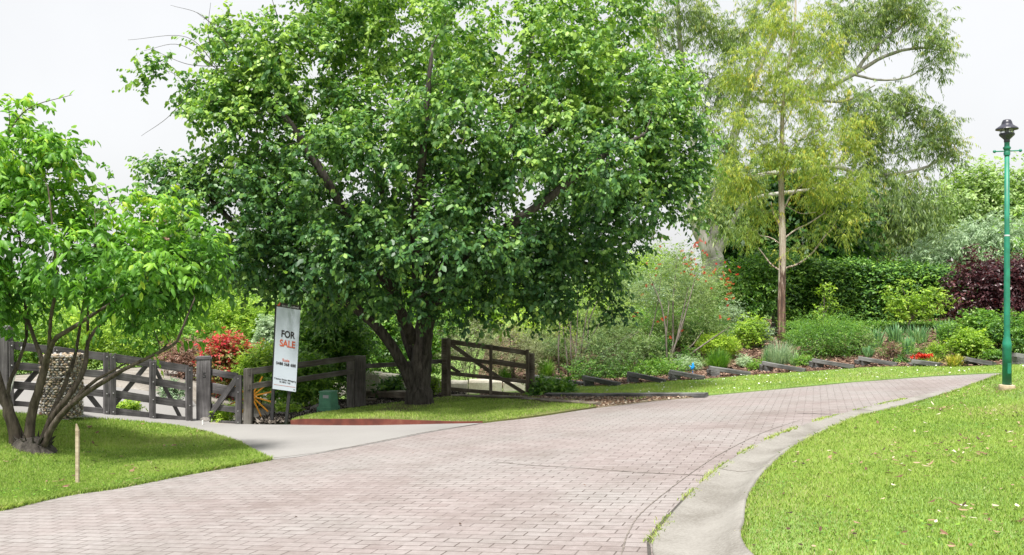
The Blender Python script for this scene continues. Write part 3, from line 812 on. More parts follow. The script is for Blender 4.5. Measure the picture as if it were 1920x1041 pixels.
# ------------------------------------------------------------------ vegetation
# leaf templates: vertices (along, across, lift), one polygon list of equal size
T_OVAL = (np.array([(0, 0, 0), (.28, .5, -.06), (.68, .40, -.10), (1, 0, -.22), (.68, -.40, -.10), (.28, -.5, -.06), (.30, 0, .06), (.68, 0, .0)]),
          np.array([(0, 6, 1, 1), (6, 7, 2, 1), (7, 3, 2, 2), (0, 5, 6, 6), (6, 5, 4, 7), (7, 4, 3, 3)]))
T_KITE = (np.array([(0, 0, 0), (.42, .5, -.1), (1, 0, -.18), (.42, -.5, -.1)]), np.array([(0, 3, 2, 1)]))
T_FOLD = (np.array([(0, 0, 0), (.35, .5, -.12), (.8, .3, -.16), (1, 0, -.2), (.8, -.3, -.16), (.35, -.5, -.12)]), np.array([(0, 3, 2, 1), (0, 5, 4, 3)]))
T_BLADE = (np.array([(0, .5, 0), (0, -.5, 0), (.45, -.45, -.03), (.45, .45, -.03), (.8, -.28, -.14), (.8, .28, -.14), (1, 0.03, -.34), (1, -0.03, -.34)]),
           np.array([(0, 1, 2, 3), (3, 2, 4, 5), (5, 4, 7, 6)]))
def fix_tris(name, V, Fq, tint):
    """faces given as 4 corners, a repeated last corner means a triangle"""
    tri = Fq[:, 3] == Fq[:, 2]
    me = bpy.data.meshes.new(name)
    Q = Fq[~tri]; T = Fq[tri][:, :3]
    V = np.asarray(V, np.float32)
    me.vertices.add(len(V)); me.vertices.foreach_set('co', V.ravel())
    loops = np.concatenate([Q.ravel(), T.ravel()]).astype(np.int32)
    me.loops.add(len(loops)); me.loops.foreach_set('vertex_index', loops)
    st = np.concatenate([np.arange(len(Q)) * 4, len(Q) * 4 + np.arange(len(T)) * 3]).astype(np.int32)
    me.polygons.add(len(st)); me.polygons.foreach_set('loop_start', st)
    a = me.attributes.new('tint', 'FLOAT', 'POINT'); a.data.foreach_set('value', np.asarray(tint, np.float32))
    me.update(calc_edges=True); me.validate()
    return me
def unit(v):
    return v / (np.linalg.norm(v, axis=-1, keepdims=True) + 1e-9)
def leaf_object(name, P, D, U, L, Wd, tint, mat, tmpl, parent, shade_smooth=False):
    n = len(P)
    D = unit(D); S = unit(np.cross(D, U)); Nn = np.cross(S, D)
    tv, tf = tmpl
    L = np.broadcast_to(L, (n,)); Wd = np.broadcast_to(Wd, (n,))
    V = P[:, None, :] + D[:, None, :] * (tv[None, :, 0:1] * L[:, None, None]) + S[:, None, :] * (tv[None, :, 1:2] * Wd[:, None, None]) + Nn[:, None, :] * (tv[None, :, 2:3] * L[:, None, None])
    k = len(tv)
    Fq = (tf[None] + (np.arange(n) * k)[:, None, None]).reshape(-1, 4)
    o0 = np.array(wloc(parent)) if parent is not None else np.zeros(3)
    me = fix_tris(name, V.reshape(-1, 3) - o0, Fq, np.repeat(np.clip(tint, 0, 1), k))
    return link(name, me, M[mat] if isinstance(mat, str) else mat, parent)

def ell(px, py, rx, ry, Y, rd):
    """a lobe of foliage seen at (px,py) with half-sizes rx,ry photo pixels, at distance Y, half-depth rd metres"""
    c = W(px, py, Y)
    return (np.array(c), np.array([rx / F * Y, rd, ry / F * Y]))
def sample_lobes(lobes, n, shell=2.2, gap=0.0, gscale=0.8, seed=0, minz=None):
    out = []; outn = []
    w = np.array([np.prod(r) ** (2 / 3) for c, r in lobes]); w = w / w.sum()
    for (c, r), wi in zip(lobes, w):
        m = max(2, int(round(n * wi)))
        got = 0
        while got < m:
            d = unit(nr.normal(size=3))
            rr = nr.random() ** (1 / shell / 1.6)
            p = c + d * r * rr
            if gap and noise.noise(Vector(p * gscale + seed)) < gap: 
                if nr.random() < 0.85:
                    got += 0.35; continue
            if minz is not None and p[2] < minz: continue
            out.append(p); outn.append(unit(d / r)); got += 1
    return np.array(out), np.array(outn)

def wood(name, limbs, clusters, mat, parent, twig=0.007, k_r=0.010, sag=0.10, sides=7, tmax=0.09, extra=None, start_frac=0.25, trunk_n=12):
    """limbs: (points, radii) drawn by hand; every cluster is reached by a branch from the nearest wood already grown"""
    mb = MB()
    NP = []; NR = []; NT = []
    def smoothline(pts, rad, step):
        P = np.array([tuple(p) for p in pts], float); R = np.array(rad, float)
        out = []; ro = []
        for i in range(len(P) - 1):
            p0 = P[i - 1] if i > 0 else 2 * P[0] - P[1]
            p3 = P[i + 2] if i + 2 < len(P) else 2 * P[-1] - P[-2]
            p1, p2 = P[i], P[i + 1]
            m = max(1, int(np.linalg.norm(p2 - p1) / step))
            for q in range(m):
                t = q / m
                out.append(0.5 * ((2 * p1) + (-p0 + p2) * t + (2 * p0 - 5 * p1 + 4 * p2 - p3) * t * t + (-p0 + 3 * p1 - 3 * p2 + p3) * t ** 3))
                ro.append(R[i] * (1 - t) + R[i + 1] * t)
        out.append(P[-1]); ro.append(R[-1])
        return np.array(out), np.array(ro)
    for pts, rad in limbs:
        L_ = sum((Vector(pts[i + 1]) - Vector(pts[i])).length for i in range(len(pts) - 1))
        P, R = smoothline(pts, rad, max(0.08, L_ / 26))
        jit = nr.normal(0, 1, P.shape) * (R * (0.10 if R[0] < .2 else 0.04))[:, None]; jit[0] = 0
        P = P + jit
        mb.tube([Vector(p) for p in P], list(R * nr.uniform(0.93, 1.07, len(R))), trunk_n if R[0] > 0.05 else sides)
        s0 = int(len(P) * start_frac)
        for i in range(s0, len(P)):
            t = P[min(i + 1, len(P) - 1)] - P[max(i - 1, 0)]
            NP.append(P[i]); NR.append(R[i]); NT.append(t / (np.linalg.norm(t) + 1e-9))
    if clusters is not None and len(clusters):
        base = np.array(NP)
        d0 = np.array([np.min(np.linalg.norm(base - c, axis=1)) for c in clusters])
        order = np.argsort(d0)
        cap = len(NP) + len(clusters) * 7 + 10
        AP = np.zeros((cap, 3)); AR = np.zeros(cap); AT = np.zeros((cap, 3)); m = len(NP)
        AP[:m] = NP; AR[:m] = NR; AT[:m] = NT
        for ci in order:
            c = clusters[ci]
            v = c - AP[:m]; d = np.linalg.norm(v, axis=1)
            cosang = (v * AT[:m]).sum(1) / (d + 1e-6)
            cost = d * (1.25 - 0.35 * cosang)
            j = int(np.argmin(cost))
            L_ = d[j]
            if L_ < 0.03: continue
            p0 = AP[j]; t0 = AT[j]
            r0 = min(AR[j] * 0.75, twig + k_r * L_, tmax)
            dirn = v[j] / L_
            q1 = p0 + (t0 * 0.35 + dirn * 0.5) * L_ * 0.45 + np.array([0, 0, sag * 0.6]) * L_
            q1 += nr.normal(0, 0.05, 3) * L_
            q2 = c - dirn * L_ * 0.25 + np.array([0, 0, sag]) * L_ + nr.normal(0, 0.05, 3) * L_
            ns = int(min(7, max(3, L_ / 0.22)))
            T = np.linspace(0, 1, ns + 1)[:, None]
            B = (1 - T) ** 3 * p0 + 3 * (1 - T) ** 2 * T * q1 + 3 * (1 - T) * T ** 2 * q2 + T ** 3 * c
            rr = r0 + (max(twig * 0.5, r0 * 0.3) - r0) * T[:, 0]
            mb.tube([Vector(b_) for b_ in B], list(rr), 5 if r0 < 0.02 else sides, cap=False)
            for i in range(1, ns + 1):
                if m < cap:
                    AP[m] = B[i]; AR[m] = rr[i]; tt = B[i] - B[i - 1]; AT[m] = tt / (np.linalg.norm(tt) + 1e-9); m += 1
    if extra:
        for pts, rad in extra:
            P, R = smoothline(pts, rad, 0.08)
            mb.tube([Vector(p) for p in P], list(R), 5, cap=False)
    return mb.build(name, M[mat], parent, sm=True)

def foliage(name, C, Nv, mat, parent, sprays=5, leaves=9, slen=0.45, leaf=0.10, ratio=0.62, spread=0.3, droop=0.35, hang=0.5, tmpl=T_FOLD,
            tint=(0.4, 0.12, 0.15), outw=0.6, tip=0.25, up=0.25, ushape=0.6, cull=True, ybias=None):
    """every cluster carries sprays of leaves set along a drooping twig"""
    n = len(C) * sprays
    c = np.repeat(C, sprays, 0); nv = np.repeat(Nv, sprays, 0)
    ct = np.repeat(nr.normal(0, tint[1], len(C)), sprays)
    start = c + nr.normal(0, spread * 0.5, (n, 3))
    d = unit(nv * outw + nr.normal(0, 0.6, (n, 3)) + np.array([0, 0, up]))
    Ls = slen * nr.uniform(0.5, 1.3, n)
    t = (np.arange(leaves) + 0.5) / leaves
    T = np.broadcast_to(t, (n, leaves)) + nr.uniform(-.5, .5, (n, leaves)) / leaves
    P = start[:, None] + d[:, None] * (T * Ls[:, None])[..., None]
    P[..., 2] -= droop * T ** 2 * Ls[:, None]
    tang = d[:, None] * np.ones((1, leaves, 1)) ; tang = tang.copy(); tang[..., 2] -= 2 * droop * T
    side = unit(np.cross(d, np.array([0, 0, 1.0])) + 1e-3)
    sg = np.where(np.arange(leaves) % 2 == 0, 1.0, -1.0)
    D = unit(tang) * 0.55 + side[:, None] * sg[None, :, None] * 0.75 + nr.normal(0, 0.35, (n, leaves, 3))
    D[..., 2] -= hang
    U = np.array([0, 0, 1.0]) + nv[:, None] * 0.35 + nr.normal(0, ushape, (n, leaves, 3))
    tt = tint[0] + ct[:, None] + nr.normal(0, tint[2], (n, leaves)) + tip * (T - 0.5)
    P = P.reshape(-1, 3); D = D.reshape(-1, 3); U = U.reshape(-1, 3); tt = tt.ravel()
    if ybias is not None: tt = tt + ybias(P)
    sz = leaf * nr.uniform(0.55, 1.2, len(P)) * np.repeat(nr.uniform(0.7, 1.3, n), leaves)
    return leaf_object(name, P, D, U, sz, sz * ratio, tt, mat, tmpl, parent)

def shrub(name, label, cat, px, py, wpx, hpx, mat, n=60, leaf=0.06, sprays=5, leaves=9, group=None, bark='bark_brown', rd=None, stems=5, Yf=None, stem_from=0.0,
          gap=0.0, lobes=None, slen=None, hang=0.3, droop=0.2, up=0.4, ratio=0.5, tint=(0.5, 0.14, 0.16), tmpl=T_KITE, shell=1.6, part='foliage', sr=0.012, wide=None, ybias=None, h=H, tip=0.25):
    """px,py = foot of the plant in the photo; wpx,hpx its width and height there"""
    b = G(px, py, h) if Yf is None else None
    if Yf is not None:
        q = W(px, py, Yf); b = Vector((q.x, q.y, float(h(q.x, q.y))))
        # the stated foot is hidden: keep the top where the photo shows it
        top = W(px, py - hpx, Yf).z; Hh = max(top - b.z, 0.25); zc = b.z
    else:
        Hh = hpx / F * b.y; zc = b.z
    Y = b.y
    w_ = wpx / F * Y
    if lobes is None:
        z0 = zc + Hh * stem_from
        cz = (z0 + zc + Hh) / 2; rz = (zc + Hh - z0) / 2
        r_d = rd if rd is not None else w_ * 0.45
        lobes = [(np.array([b.x, Y, cz]), np.array([w_ / 2 * 0.9, r_d * 0.9, rz * 0.9]))]
        for i in range(4):
            a = i * 1.6 + rnd.random()
            lobes.append((np.array([b.x + math.cos(a) * w_ * 0.26, Y + math.sin(a) * r_d * 0.4, cz + rnd.uniform(-.25, .3) * rz]), np.array([w_ * 0.26, r_d * 0.5, rz * 0.62])))
    t = thing(name, label, cat, b, group)
    C, Nv = sample_lobes(lobes, n, shell, gap, 1.2, seed=b.x * 3.1, minz=float(b.z) + 0.02)
    C2 = C.copy()
    limbs = []
    for i in range(stems):
        tgt = Vector(C[int(nr.integers(len(C)))])
        a = rnd.uniform(0, 6.28); o = Vector((math.cos(a), math.sin(a), 0)) * 0.05 * w_
        p0 = Vector(b) + o + Vector((0, 0, -0.04)); p2 = Vector((b.x, Y, zc + Hh * 0.85)).lerp(tgt, 0.7)
        p1 = p0.lerp(p2, 0.5) + Vector((rnd.uniform(-.04, .04) * w_, rnd.uniform(-.04, .04) * w_, 0.06 * Hh))
        limbs.append(([p0, p1, p2], [sr * 1.3, sr, sr * 0.5]))
    wood('stems', limbs, C2, bark, t, twig=0.004, k_r=0.006, sides=4, tmax=sr, start_frac=0.15, trunk_n=6)
    foliage(part, C, Nv, mat, t, sprays, leaves, slen or w_ * 0.16, leaf, ratio, spread=(slen or w_ * 0.16), droop=droop, hang=hang, tmpl=tmpl, tint=tint, up=up, ybias=ybias, tip=tip)
    return t

def tuft(name, label, cat, px, py, wpx, hpx, mat, n=120, wid=0.012, group=None, flop=0.6, base=0.25, tint=(0.5, 0.2), parent=None, h=H, stiff=False, depth=None):
    """a clump of strap leaves arching out of the ground"""
    b = G(px, py, h); Y = b.y
    w_ = wpx / F * Y; Hh = hpx / F * Y
    a = nr.uniform(0, 2 * np.pi, n); rb = np.sqrt(nr.random(n)) * w_ * base
    dd = (depth or w_) / w_
    B = np.stack([b.x + np.cos(a) * rb, Y + np.sin(a) * rb * dd, np.full(n, 0.0)], 1); B[:, 2] = h(B[:, 0], B[:, 1]) - 0.01
    out = nr.uniform(0.05, 1, n) ** 0.8 * w_ * 0.42; hh = Hh * nr.uniform(0.55, 1.05, n) * (1 - 0.5 * (out / (w_ * 0.42)) ** 2 * (0.3 if stiff else 1))
    seg = 5
    V = np.empty((n, seg + 1, 2, 3)); a2 = a + nr.normal(0, 0.5, n)
    s_ = np.stack([-np.sin(a2), np.cos(a2), np.zeros(n)], 1)
    rr = nr.uniform(0, 1, n)
    s_[:, 2] = 0
    for k in range(seg + 1):
        t = k / seg
        R = out * t ** (1.6 if not stiff else 1.1)
        z = hh * (t * 1.25 - flop * 0.55 * t ** 3) / (1.25 - flop * 0.55)
        c = B + np.stack([np.cos(a2) * R, np.sin(a2) * R * dd, z], 1)
        ww = wid * (0.8 + 0.4 * t - 1.15 * t ** 3) * nr.uniform(0.9, 1.1, n)
        V[:, k, 0] = c - s_ * (ww / 2)[:, None]; V[:, k, 1] = c + s_ * (ww / 2)[:, None]
    k = (seg + 1) * 2
    f = np.array([(2 * i, 2 * i + 1, 2 * i + 3, 2 * i + 2) for i in range(seg)])
    Fq = (f[None] + (np.arange(n) * k)[:, None, None]).reshape(-1, 4)
    tn = np.clip(tint[0] + nr.normal(0, tint[1], n), 0, 1)
    me = np_mesh(name, V.reshape(-1, 3) - np.array(b), Fq, np.repeat(tn, k))
    o = link(name, me, M[mat], parent); 
    if parent is None:
        o.location = b; tag(o, label, cat, group)
    return o

# ------------------------------------------------------------------ gates, posts, fence
def gpost(name, label, cat, x0, x1, ytop, ybase, mat, A=None, depth=None, parent=None, cap=False, base=None, h=H, round_=False, group=None):
    """an upright post seen between photo columns x0..x1"""
    b = Vector(base) if base is not None else G((x0 + x1) / 2, ybase, h)
    w_ = (x1 - x0) / F * b.y
    d_ = depth or w_
    hh = (ybase - ytop) / F * b.y
    c = b + Vector((0, d_ / 2, 0))
    if round_:
        mb = MB(); mb.lathe((c.x, c.y, b.z - 0.1), [(w_ / 2 * 1.03, 0), (w_ / 2, 0.3), (w_ / 2 * 0.98, hh + 0.085), (w_ / 2 * 0.93, hh + 0.1)], 14)
        o = mb.build(name, M[mat], parent, base=(c.x, c.y, b.z), sm=False)
    else:
        o = plank(name, c + Vector((0, 0, -0.12)), c + Vector((0, 0, hh)), w_, d_, M[mat], parent)
    if parent is None: tag(o, label, cat, group)
    return o, c, w_, d_, hh

# plane of the double gate
GA, GB = (-7.60, 13.0), (-5.66, 15.6)
gdir = Vector((GB[0] - GA[0], GB[1] - GA[1], 0)).normalized()
gface = Vector((gdir.y, -gdir.x, 0))
if gface.y > 0: gface = -gface
def on_g(px, py): return onplane(px, py, GA, GB)
def rail(px0, py0, px1, py1, hpx, t, parent, name='rail', fn=None, face=None, mat='gate_wood', bolts=(), off=0.0, ext=0.0):
    fn = fn or on_g; face = face if face is not None else gface
    a, b = fn(px0, py0) + face * off, fn(px1, py1) + face * off
    # height of the timber across its length, from its height in the photo
    w_ = hpx / F * (a.y + b.y) / 2 * math.cos(math.atan2(abs(py1 - py0), abs(px1 - px0) + 1e-6))
    return plank(name, a, b, w_, t, M[mat], parent, face=face, bolts=bolts, ext=ext)
def stile(x0, x1, ytop, ybot, t, parent, name='stile', fn=None, face=None, mat='gate_wood', bolts=(), off=0.0):
    fn = fn or on_g; face = face if face is not None else gface
    xm = (x0 + x1) / 2
    a, b = fn(xm, ybot) + face * off, fn(xm, ytop) + face * off
    l, r = fn(x0, ytop), fn(x1, ytop)
    w_ = (Vector((r.x, r.y, 0)) - Vector((l.x, l.y, 0))).length
    return plank(name, a, b, w_, t, M[mat], parent, face=face, bolts=bolts)
def leaf_gate(name, label, cx0, rails, stiles, braces, basepx, group=None, fn=None, face=None, mat='gate_wood'):
    fn = fn or on_g
    b = fn(*basepx)
    t = thing(name, label, 'gate', b, group)
    for r_ in rails: rail(*r_[:5], 0.035, t, fn=fn, face=face, mat=mat, off=0.0)
    for s_ in stiles: stile(*s_[:4], 0.04, t, fn=fn, face=face, mat=mat, off=0.040, bolts=[((s_[3] - y) / (s_[3] - s_[2]), 0.0) for y in s_[4]], name='stile')
    for b_ in braces: rail(*b_[:5], 0.03, t, name='brace', fn=fn, face=face, mat=mat, off=-0.034)
    return t
leaf_gate('timber_gate', 'dark timber driveway gate leaf behind the stone-filled pillar', 0,
          [(14, 646, 196, 669, 15), (14, 684, 196, 703, 14), (14, 721, 196, 738, 14), (14, 758, 196, 772, 14)],
          [(14, 23, 640, 764, (648, 685, 722, 758)), (192, 201, 661, 779, (669, 703, 738, 772)), (98, 108, 651, 771, (657, 693, 730, 765))],
          [(98, 666, 20, 755, 14), (108, 668, 190, 768, 14)], (105, 775), 'pair of timber driveway gates')
leaf_gate('timber_gate', 'dark timber driveway gate leaf hung on the square post numbered 5', 0,
          [(206, 670, 352, 692, 15), (206, 703, 352, 726, 14), (206, 737, 352, 759, 14), (206, 771, 352, 789, 14)],
          [(203, 214, 663, 780, (670, 703, 737, 772)), (278, 289, 678, 787, (683, 716, 749, 781)), (346, 358, 688, 792, (694, 727, 760, 789))],
          [(276, 686, 210, 766, 14), (291, 688, 341, 784, 14)], (280, 790), 'pair of timber driveway gates')
# tall end post and numbered post
o, c, w_, d_, hh = gpost('gate_post', 'tall square timber gate post at the left edge behind the branches', 'post', -4, 14, 612, 770, 'gate_wood', base=on_g(5, 770), depth=0.16)
np_b = on_g(378, 794)
t = thing('gate_post', 'thick square timber gate post with a metal number 5', 'post', np_b)
w5 = 33 / F * np_b.y; h5 = (794 - 674) / F * np_b.y
c5 = np_b + Vector((0, 0.12, 0))
face5 = Vector((0.28, -1, 0)).normalized()
plank('shaft', c5 + Vector((0, 0, -0.1)), c5 + Vector((0, 0, h5)), w5 * 0.80, w5 * 0.72, M['gate_wood'], t, face=face5)
mb = MB(); x5 = Vector((-face5.y, face5.x, 0))
mb.box(c5 + Vector((0, 0, h5 + 0.015)), x5 * w5 * 0.44, face5 * w5 * 0.40, Vector((0, 0, 0.012)))
mb.box(c5 + Vector((0, 0, h5 + 0.036)), x5 * w5 * 0.36, face5 * w5 * 0.33, Vector((0, 0, 0.009)))
mb.build('cap', M['gate_wood'], t)
def text_mesh(name, s, size, origin, right, up, mat, parent, align='CENTER', extr=0.003, sx=1.0, bold=0.0):
    cu = bpy.data.curves.new('txt', 'FONT'); cu.body = s; cu.size = size; cu.align_x = align; cu.extrude = extr; cu.offset = bold
    to = bpy.data.objects.new('txt', cu); COL.objects.link(to)
    dg = bpy.context.evaluated_depsgraph_get(); dg.update()
    me = bpy.data.meshes.new_from_object(to.evaluated_get(dg))
    bpy.data.objects.remove(to); bpy.data.curves.remove(cu)
    me.materials.clear()
    right, up = Vector(right), Vector(up); nn = right.cross(up).normalized()
    o0 = wloc(parent)
    for v in me.vertices:
        p = Vector(origin) + right * (v.co.x * sx) + up * v.co.y + nn * v.co.z
        v.co = p - o0
    me.name = name
    return link(name, me, M[mat] if isinstance(mat, str) else mat, parent)
text_mesh('number', '5', 0.13, c5 + face5 * (w5 * 0.36 + 0.004) + Vector((0, 0, h5 * 0.715)) + x5 * 0.015, x5, Vector((0, 0, 1)), 'black_steel', t)

# small pedestrian gate between the numbered post and the fence
WA, WB = (GB[0] + 0.2, GB[1]), (G(455, 795).x, G(455, 795).y + 0.03)
WA = (np_b.x + 0.16, np_b.y + 0.12)
wd = Vector((WB[0] - WA[0], WB[1] - WA[1], 0)).normalized(); wface = Vector((wd.y, -wd.x, 0))
on_w = lambda px, py: onplane(px, py, WA, WB)
t = thing('garden_gate', 'narrow timber pedestrian gate right of the numbered post', 'gate', on_w(420, 796))
for r_ in ((396, 698, 446, 706, 12), (396, 727, 446, 736, 19), (396, 763, 446, 769, 11), (396, 791, 446, 793, 6)):
    rail(*r_, 0.032, t, fn=on_w, face=wface)
stile(445, 456, 703, 795, 0.035, t, fn=on_w, face=wface, off=0.036, bolts=[(0.04, 0), (0.27, 0), (0.65, 0), (0.93, 0)])
rail(447, 708, 391, 787, 19, 0.03, t, name='brace', fn=on_w, face=wface, off=0.036)
# drop bolt stub in front of the post
bs = G(380, 797); mb = MB(); mb.tube([bs, bs + Vector((0, 0, 0.085))], 0.014, 10)
o = mb.build('pipe_stub', M['white_pvc'], base=bs); tag(o, 'short pale pipe stub in the concrete before the number 5 post', 'pipe')

# post and rail fence behind the board
FA = G(464, 796); FBb = G(664, 769)
fd = Vector((FBb.x - FA.x, FBb.y - FA.y, 0)).normalized(); fface = Vector((fd.y, -fd.x, 0))
on_f = lambda px, py: onplane(px, py, FA, FBb)
FC = G(836, 748)
fd2 = Vector((FC.x - FBb.x, FC.y - FBb.y + 0.1, 0)).normalized(); fface2 = Vector((fd2.y, -fd2.x, 0))
on_f2 = lambda px, py: onplane(px, py, FBb + Vector((0, 0.1, 0)), FC)
t = thing('rail_fence', 'dark timber post and rail fence behind the for sale board', 'fence', on_f(560, 785))
gpost('post', '', '', 456, 472, 693, 797, 'fence_wood', parent=t, base=FA, depth=0.13)
gpost('post', '', '', 650, 664, 672, 769, 'fence_wood', parent=t, base=on_f(657, 769), depth=0.13)
gpost('post', '', '', 664, 683, 669, 770, 'fence_wood', parent=t, base=on_f(674, 769) + Vector((0, 0.02, 0)), depth=0.16)
rail(464, 697, 662, 671, 11, 0.045, t, fn=on_f, face=fface, mat='fence_wood', off=0.03)
rail(464, 725, 662, 696, 10, 0.045, t, fn=on_f, face=fface, mat='fence_wood', off=0.03)
rail(680, 687, 834, 677, 8, 0.045, t, fn=on_f2, face=fface2, mat='fence_wood', off=0.0)

# farm gate
PA, PB = G(835, 748), G(997, 743)
PA = Vector((PA.x, PA.y - 0.15, PA.z)); PB = Vector((PB.x, PB.y + 0.3, float(H(PB.x, PB.y + 0.3))))
pd = Vector((PB.x - PA.x, PB.y - PA.y, 0)).normalized(); pface = Vector((pd.y, -pd.x, 0))
on_p = lambda px, py: onplane(px, py, PA, PB)
gpost('gate_post', 'dark round timber post at the hinge of the old farm gate', 'post', 827, 839, 635, 748, 'farm_wood', base=on_p(833, 748), round_=True)
gpost('gate_post', 'weathered round timber post at the latch of the old farm gate', 'post', 992, 1003, 664, 742, 'farm_wood', base=on_p(997.5, 742) + Vector((0, 0.06, 0)), round_=True)
t = thing('farm_gate', 'old weathered four rail farm gate with a long diagonal brace', 'gate', on_p(915, 742))
for r_ in ((840, 640, 988, 662, 9), (842, 670, 921, 680, 7.5), (921, 677, 988, 688, 10), (842, 700, 988, 716, 7), (840, 729, 988, 742, 7)):
    rail(*r_, 0.035, t, fn=on_p, face=pface, mat='farm_wood')
for s_ in ((840, 846, 634, 742), (918, 923.5, 646, 741), (986, 992, 655, 743)):
    stile(*s_, 0.045, t, fn=on_p, face=pface, mat='farm_wood', off=0.042)
rail(844, 645, 919, 698, 9, 0.03, t, name='brace', fn=on_p, face=pface, mat='farm_wood', off=-0.036)
rail(919, 698, 986, 740, 8, 0.03, t, name='brace', fn=on_p, face=pface, mat='farm_wood', off=-0.036)
rail(845, 688, 862, 700, 7, 0.03, t, name='brace', fn=on_p, face=pface, mat='farm_wood', off=-0.036)

# heavy timbers on the ground
def timber(label, px0, py0, px1, py1, hpx, d, mat='sleeper_wood', group=None, name='timber_edging', lift=0.0, h=H, d1=0):
    a, b = G(px0, py0, h), G(px1, py1, h)
    w_ = hpx / F * (a.y + b.y) / 2
    up = Vector((0, 0, w_ / 2 + lift)); bk = Vector((0, d / 2, 0))
    o = plank(name, a + up + bk, b + up + bk, w_, d, M[mat], None, face=Vector((0, -1, 0)), jit=0.006)
    tag(o, label, 'timber', group); return o
timber('long grey timber edging between the verge grass and the gravel', 1025, 745, 1326, 746, 7, 0.15)
timber('dark low timber edging between the shaded grass and the gravel', 982, 752, 1121, 763, 6, 0.14, mat='farm_wood')
timber('dark timber sill lying under the old farm gate', 842, 747, 985, 751, 6, 0.15, mat='farm_wood')
timber('heavy dark log rail lying left of the big tree trunk', 683, 752, 765, 756, 12, 0.16, mat='farm_wood', lift=0.10)
mb = MB()
q = G(694, 758); mb.box(q + Vector((0, 0.08, 0.04)), (0.12, 0, 0), (0, 0.07, 0), (0, 0, 0.062)); o = mb.build('timber_block', M['farm_wood'], base=q); tag(o, 'squat dark timber block holding up the log rail', 'timber')

# pale stone blocks behind the gate and tree
def block(label, px0, px1, ytop, ybase, dpx, Y, mat='sandstone', depth=0.5):
    l, r = W(px0, ybase, Y), W(px1, ybase, Y)
    zb = float(H((l.x + r.x) / 2, Y))
    zt = W(px0, ytop, Y).z
    me = MB(); w_ = (r.x - l.x) / 2
    nseg = 6; vs = []; fs = []
    prof = [(-depth / 2, zb - 0.1), (-depth / 2 - .004, zt - 0.03), (-depth / 2 + 0.03, zt), (depth / 2 - 0.03, zt), (depth / 2, zt - 0.03), (depth / 2, zb - 0.1)]
    for i in range(nseg + 1):
        x = l.x + (r.x - l.x) * i / nseg
        for (dy, z) in prof:
            vs.append((x, Y + depth / 2 + dy + rnd.uniform(-.008, .008), z + (rnd.uniform(-.008, .008) if z > zb else 0) + dpx / F * Y * (-i / nseg)))
    k = len(prof)
    fs = [(i * k + j, i * k + (j + 1) % k, (i + 1) * k + (j + 1) % k, (i + 1) * k + j) for i in range(nseg) for j in range(k)]
    fs += [tuple(range(k - 1, -1, -1)), tuple(nseg * k + j for j in range(k))]
    me.add(vs, fs)
    o = me.build('stone_block', M[mat], base=((l.x + r.x) / 2, Y, zb)); tag(o, label, 'stone'); return o
block('tall pale stone slab seen between the fence post and the big tree', 684, 712, 699, 748, 2, 20.8)
block('long cream stone slab behind the leaves left of the trunk', 713, 790, 703, 748, 6, 20.9)
block('pale cream stone block just left of the farm gate hinge post', 796, 838, 717, 746, 0, 21.0)
block('cream stone block behind the left half of the farm gate', 839, 876, 717, 744, 0, 21.2)
block('lichen-stained stone block in the middle behind the farm gate', 879, 941, 715, 741, 0, 21.5)
block('pale stone block behind the right half of the farm gate', 943, 985, 716, 732, 0, 21.6)
paved = g2([(684, 748), (985, 738), (985, 718), (684, 705)])

# terrace sleepers: a beam on stub blocks
beams = [((1003, 711), (1103, 727), 0, 'half hidden by ivy beside the gate latch post'), ((1098, 712), (1167, 725), 727, 'second sleeper step from the old farm gate'), ((1181, 705), (1252, 718), 722, 'sleeper step with a dark gap, below the bare curved stem'),
         ((1260, 701), (1326, 712), 716, 'sleeper step just below the small blue bird'), ((1334, 694), (1412, 704), 710, 'sleeper step under the round tussock bush'), ((1434, 685), (1522, 698), 701, 'sleeper step below the lavender clump'),
         ((1529, 679), (1616, 692), 694, 'sleeper step in front of the large round olive bush'), ((1616, 676), (1720, 690), 689, 'long sleeper step left of the red flowers'), ((1719, 682), (1808, 690), 689, 'low sleeper step directly under the red flowers'),
         ((1816, 677), (1907, 688), 688, 'sleeper step left of the lamp post foot'), ((1908, 669), (1990, 680), 686, 'triple stacked sleeper step right of the lamp post')]
for i, (a, b, yb, lab) in enumerate(beams):
    pa = G(a[0], yb if yb else 727); pb = G(b[0] - 4, b[1] + 2)
    Y = pa.y
    za = W(a[0], a[1], Y).z + 0.035; th = 0.10
    A3 = Vector((pa.x, Y + 0.1, max(za, pa.z + 0.05))); B3 = Vector((pb.x, max(pb.y, Y - 0.5) + 0.1, float(H(pb.x, max(pb.y, Y - .5) + .1)) + 0.05))
    t = thing('terrace_step', 'grey weathered ' + lab, 'timber step', pa, 'sleeper steps terracing the garden edge')
    nb = 0
    z = A3.z - th / 2
    plank('beam', A3 - (B3 - A3).normalized() * 0.03, B3, th, 0.2, M['sleeper_wood'], t, face=Vector((0, -1, 0)), jit=0.007)
    while z - pa.z > 0.02 and nb < 4:
        hb = min(0.10, z - pa.z + 0.04)
        c = Vector((pa.x + 0.09 + rnd.uniform(-.01, .01), Y, z - hb / 2))
        plank('support_block', c + Vector((0, -0.02, 0)), c + Vector((0, 0.45, 0)), hb - 0.006, 0.22, M['sleeper_wood'], t, face=Vector((1, 0, 0)), jit=0.004)
        z -= hb; nb += 1

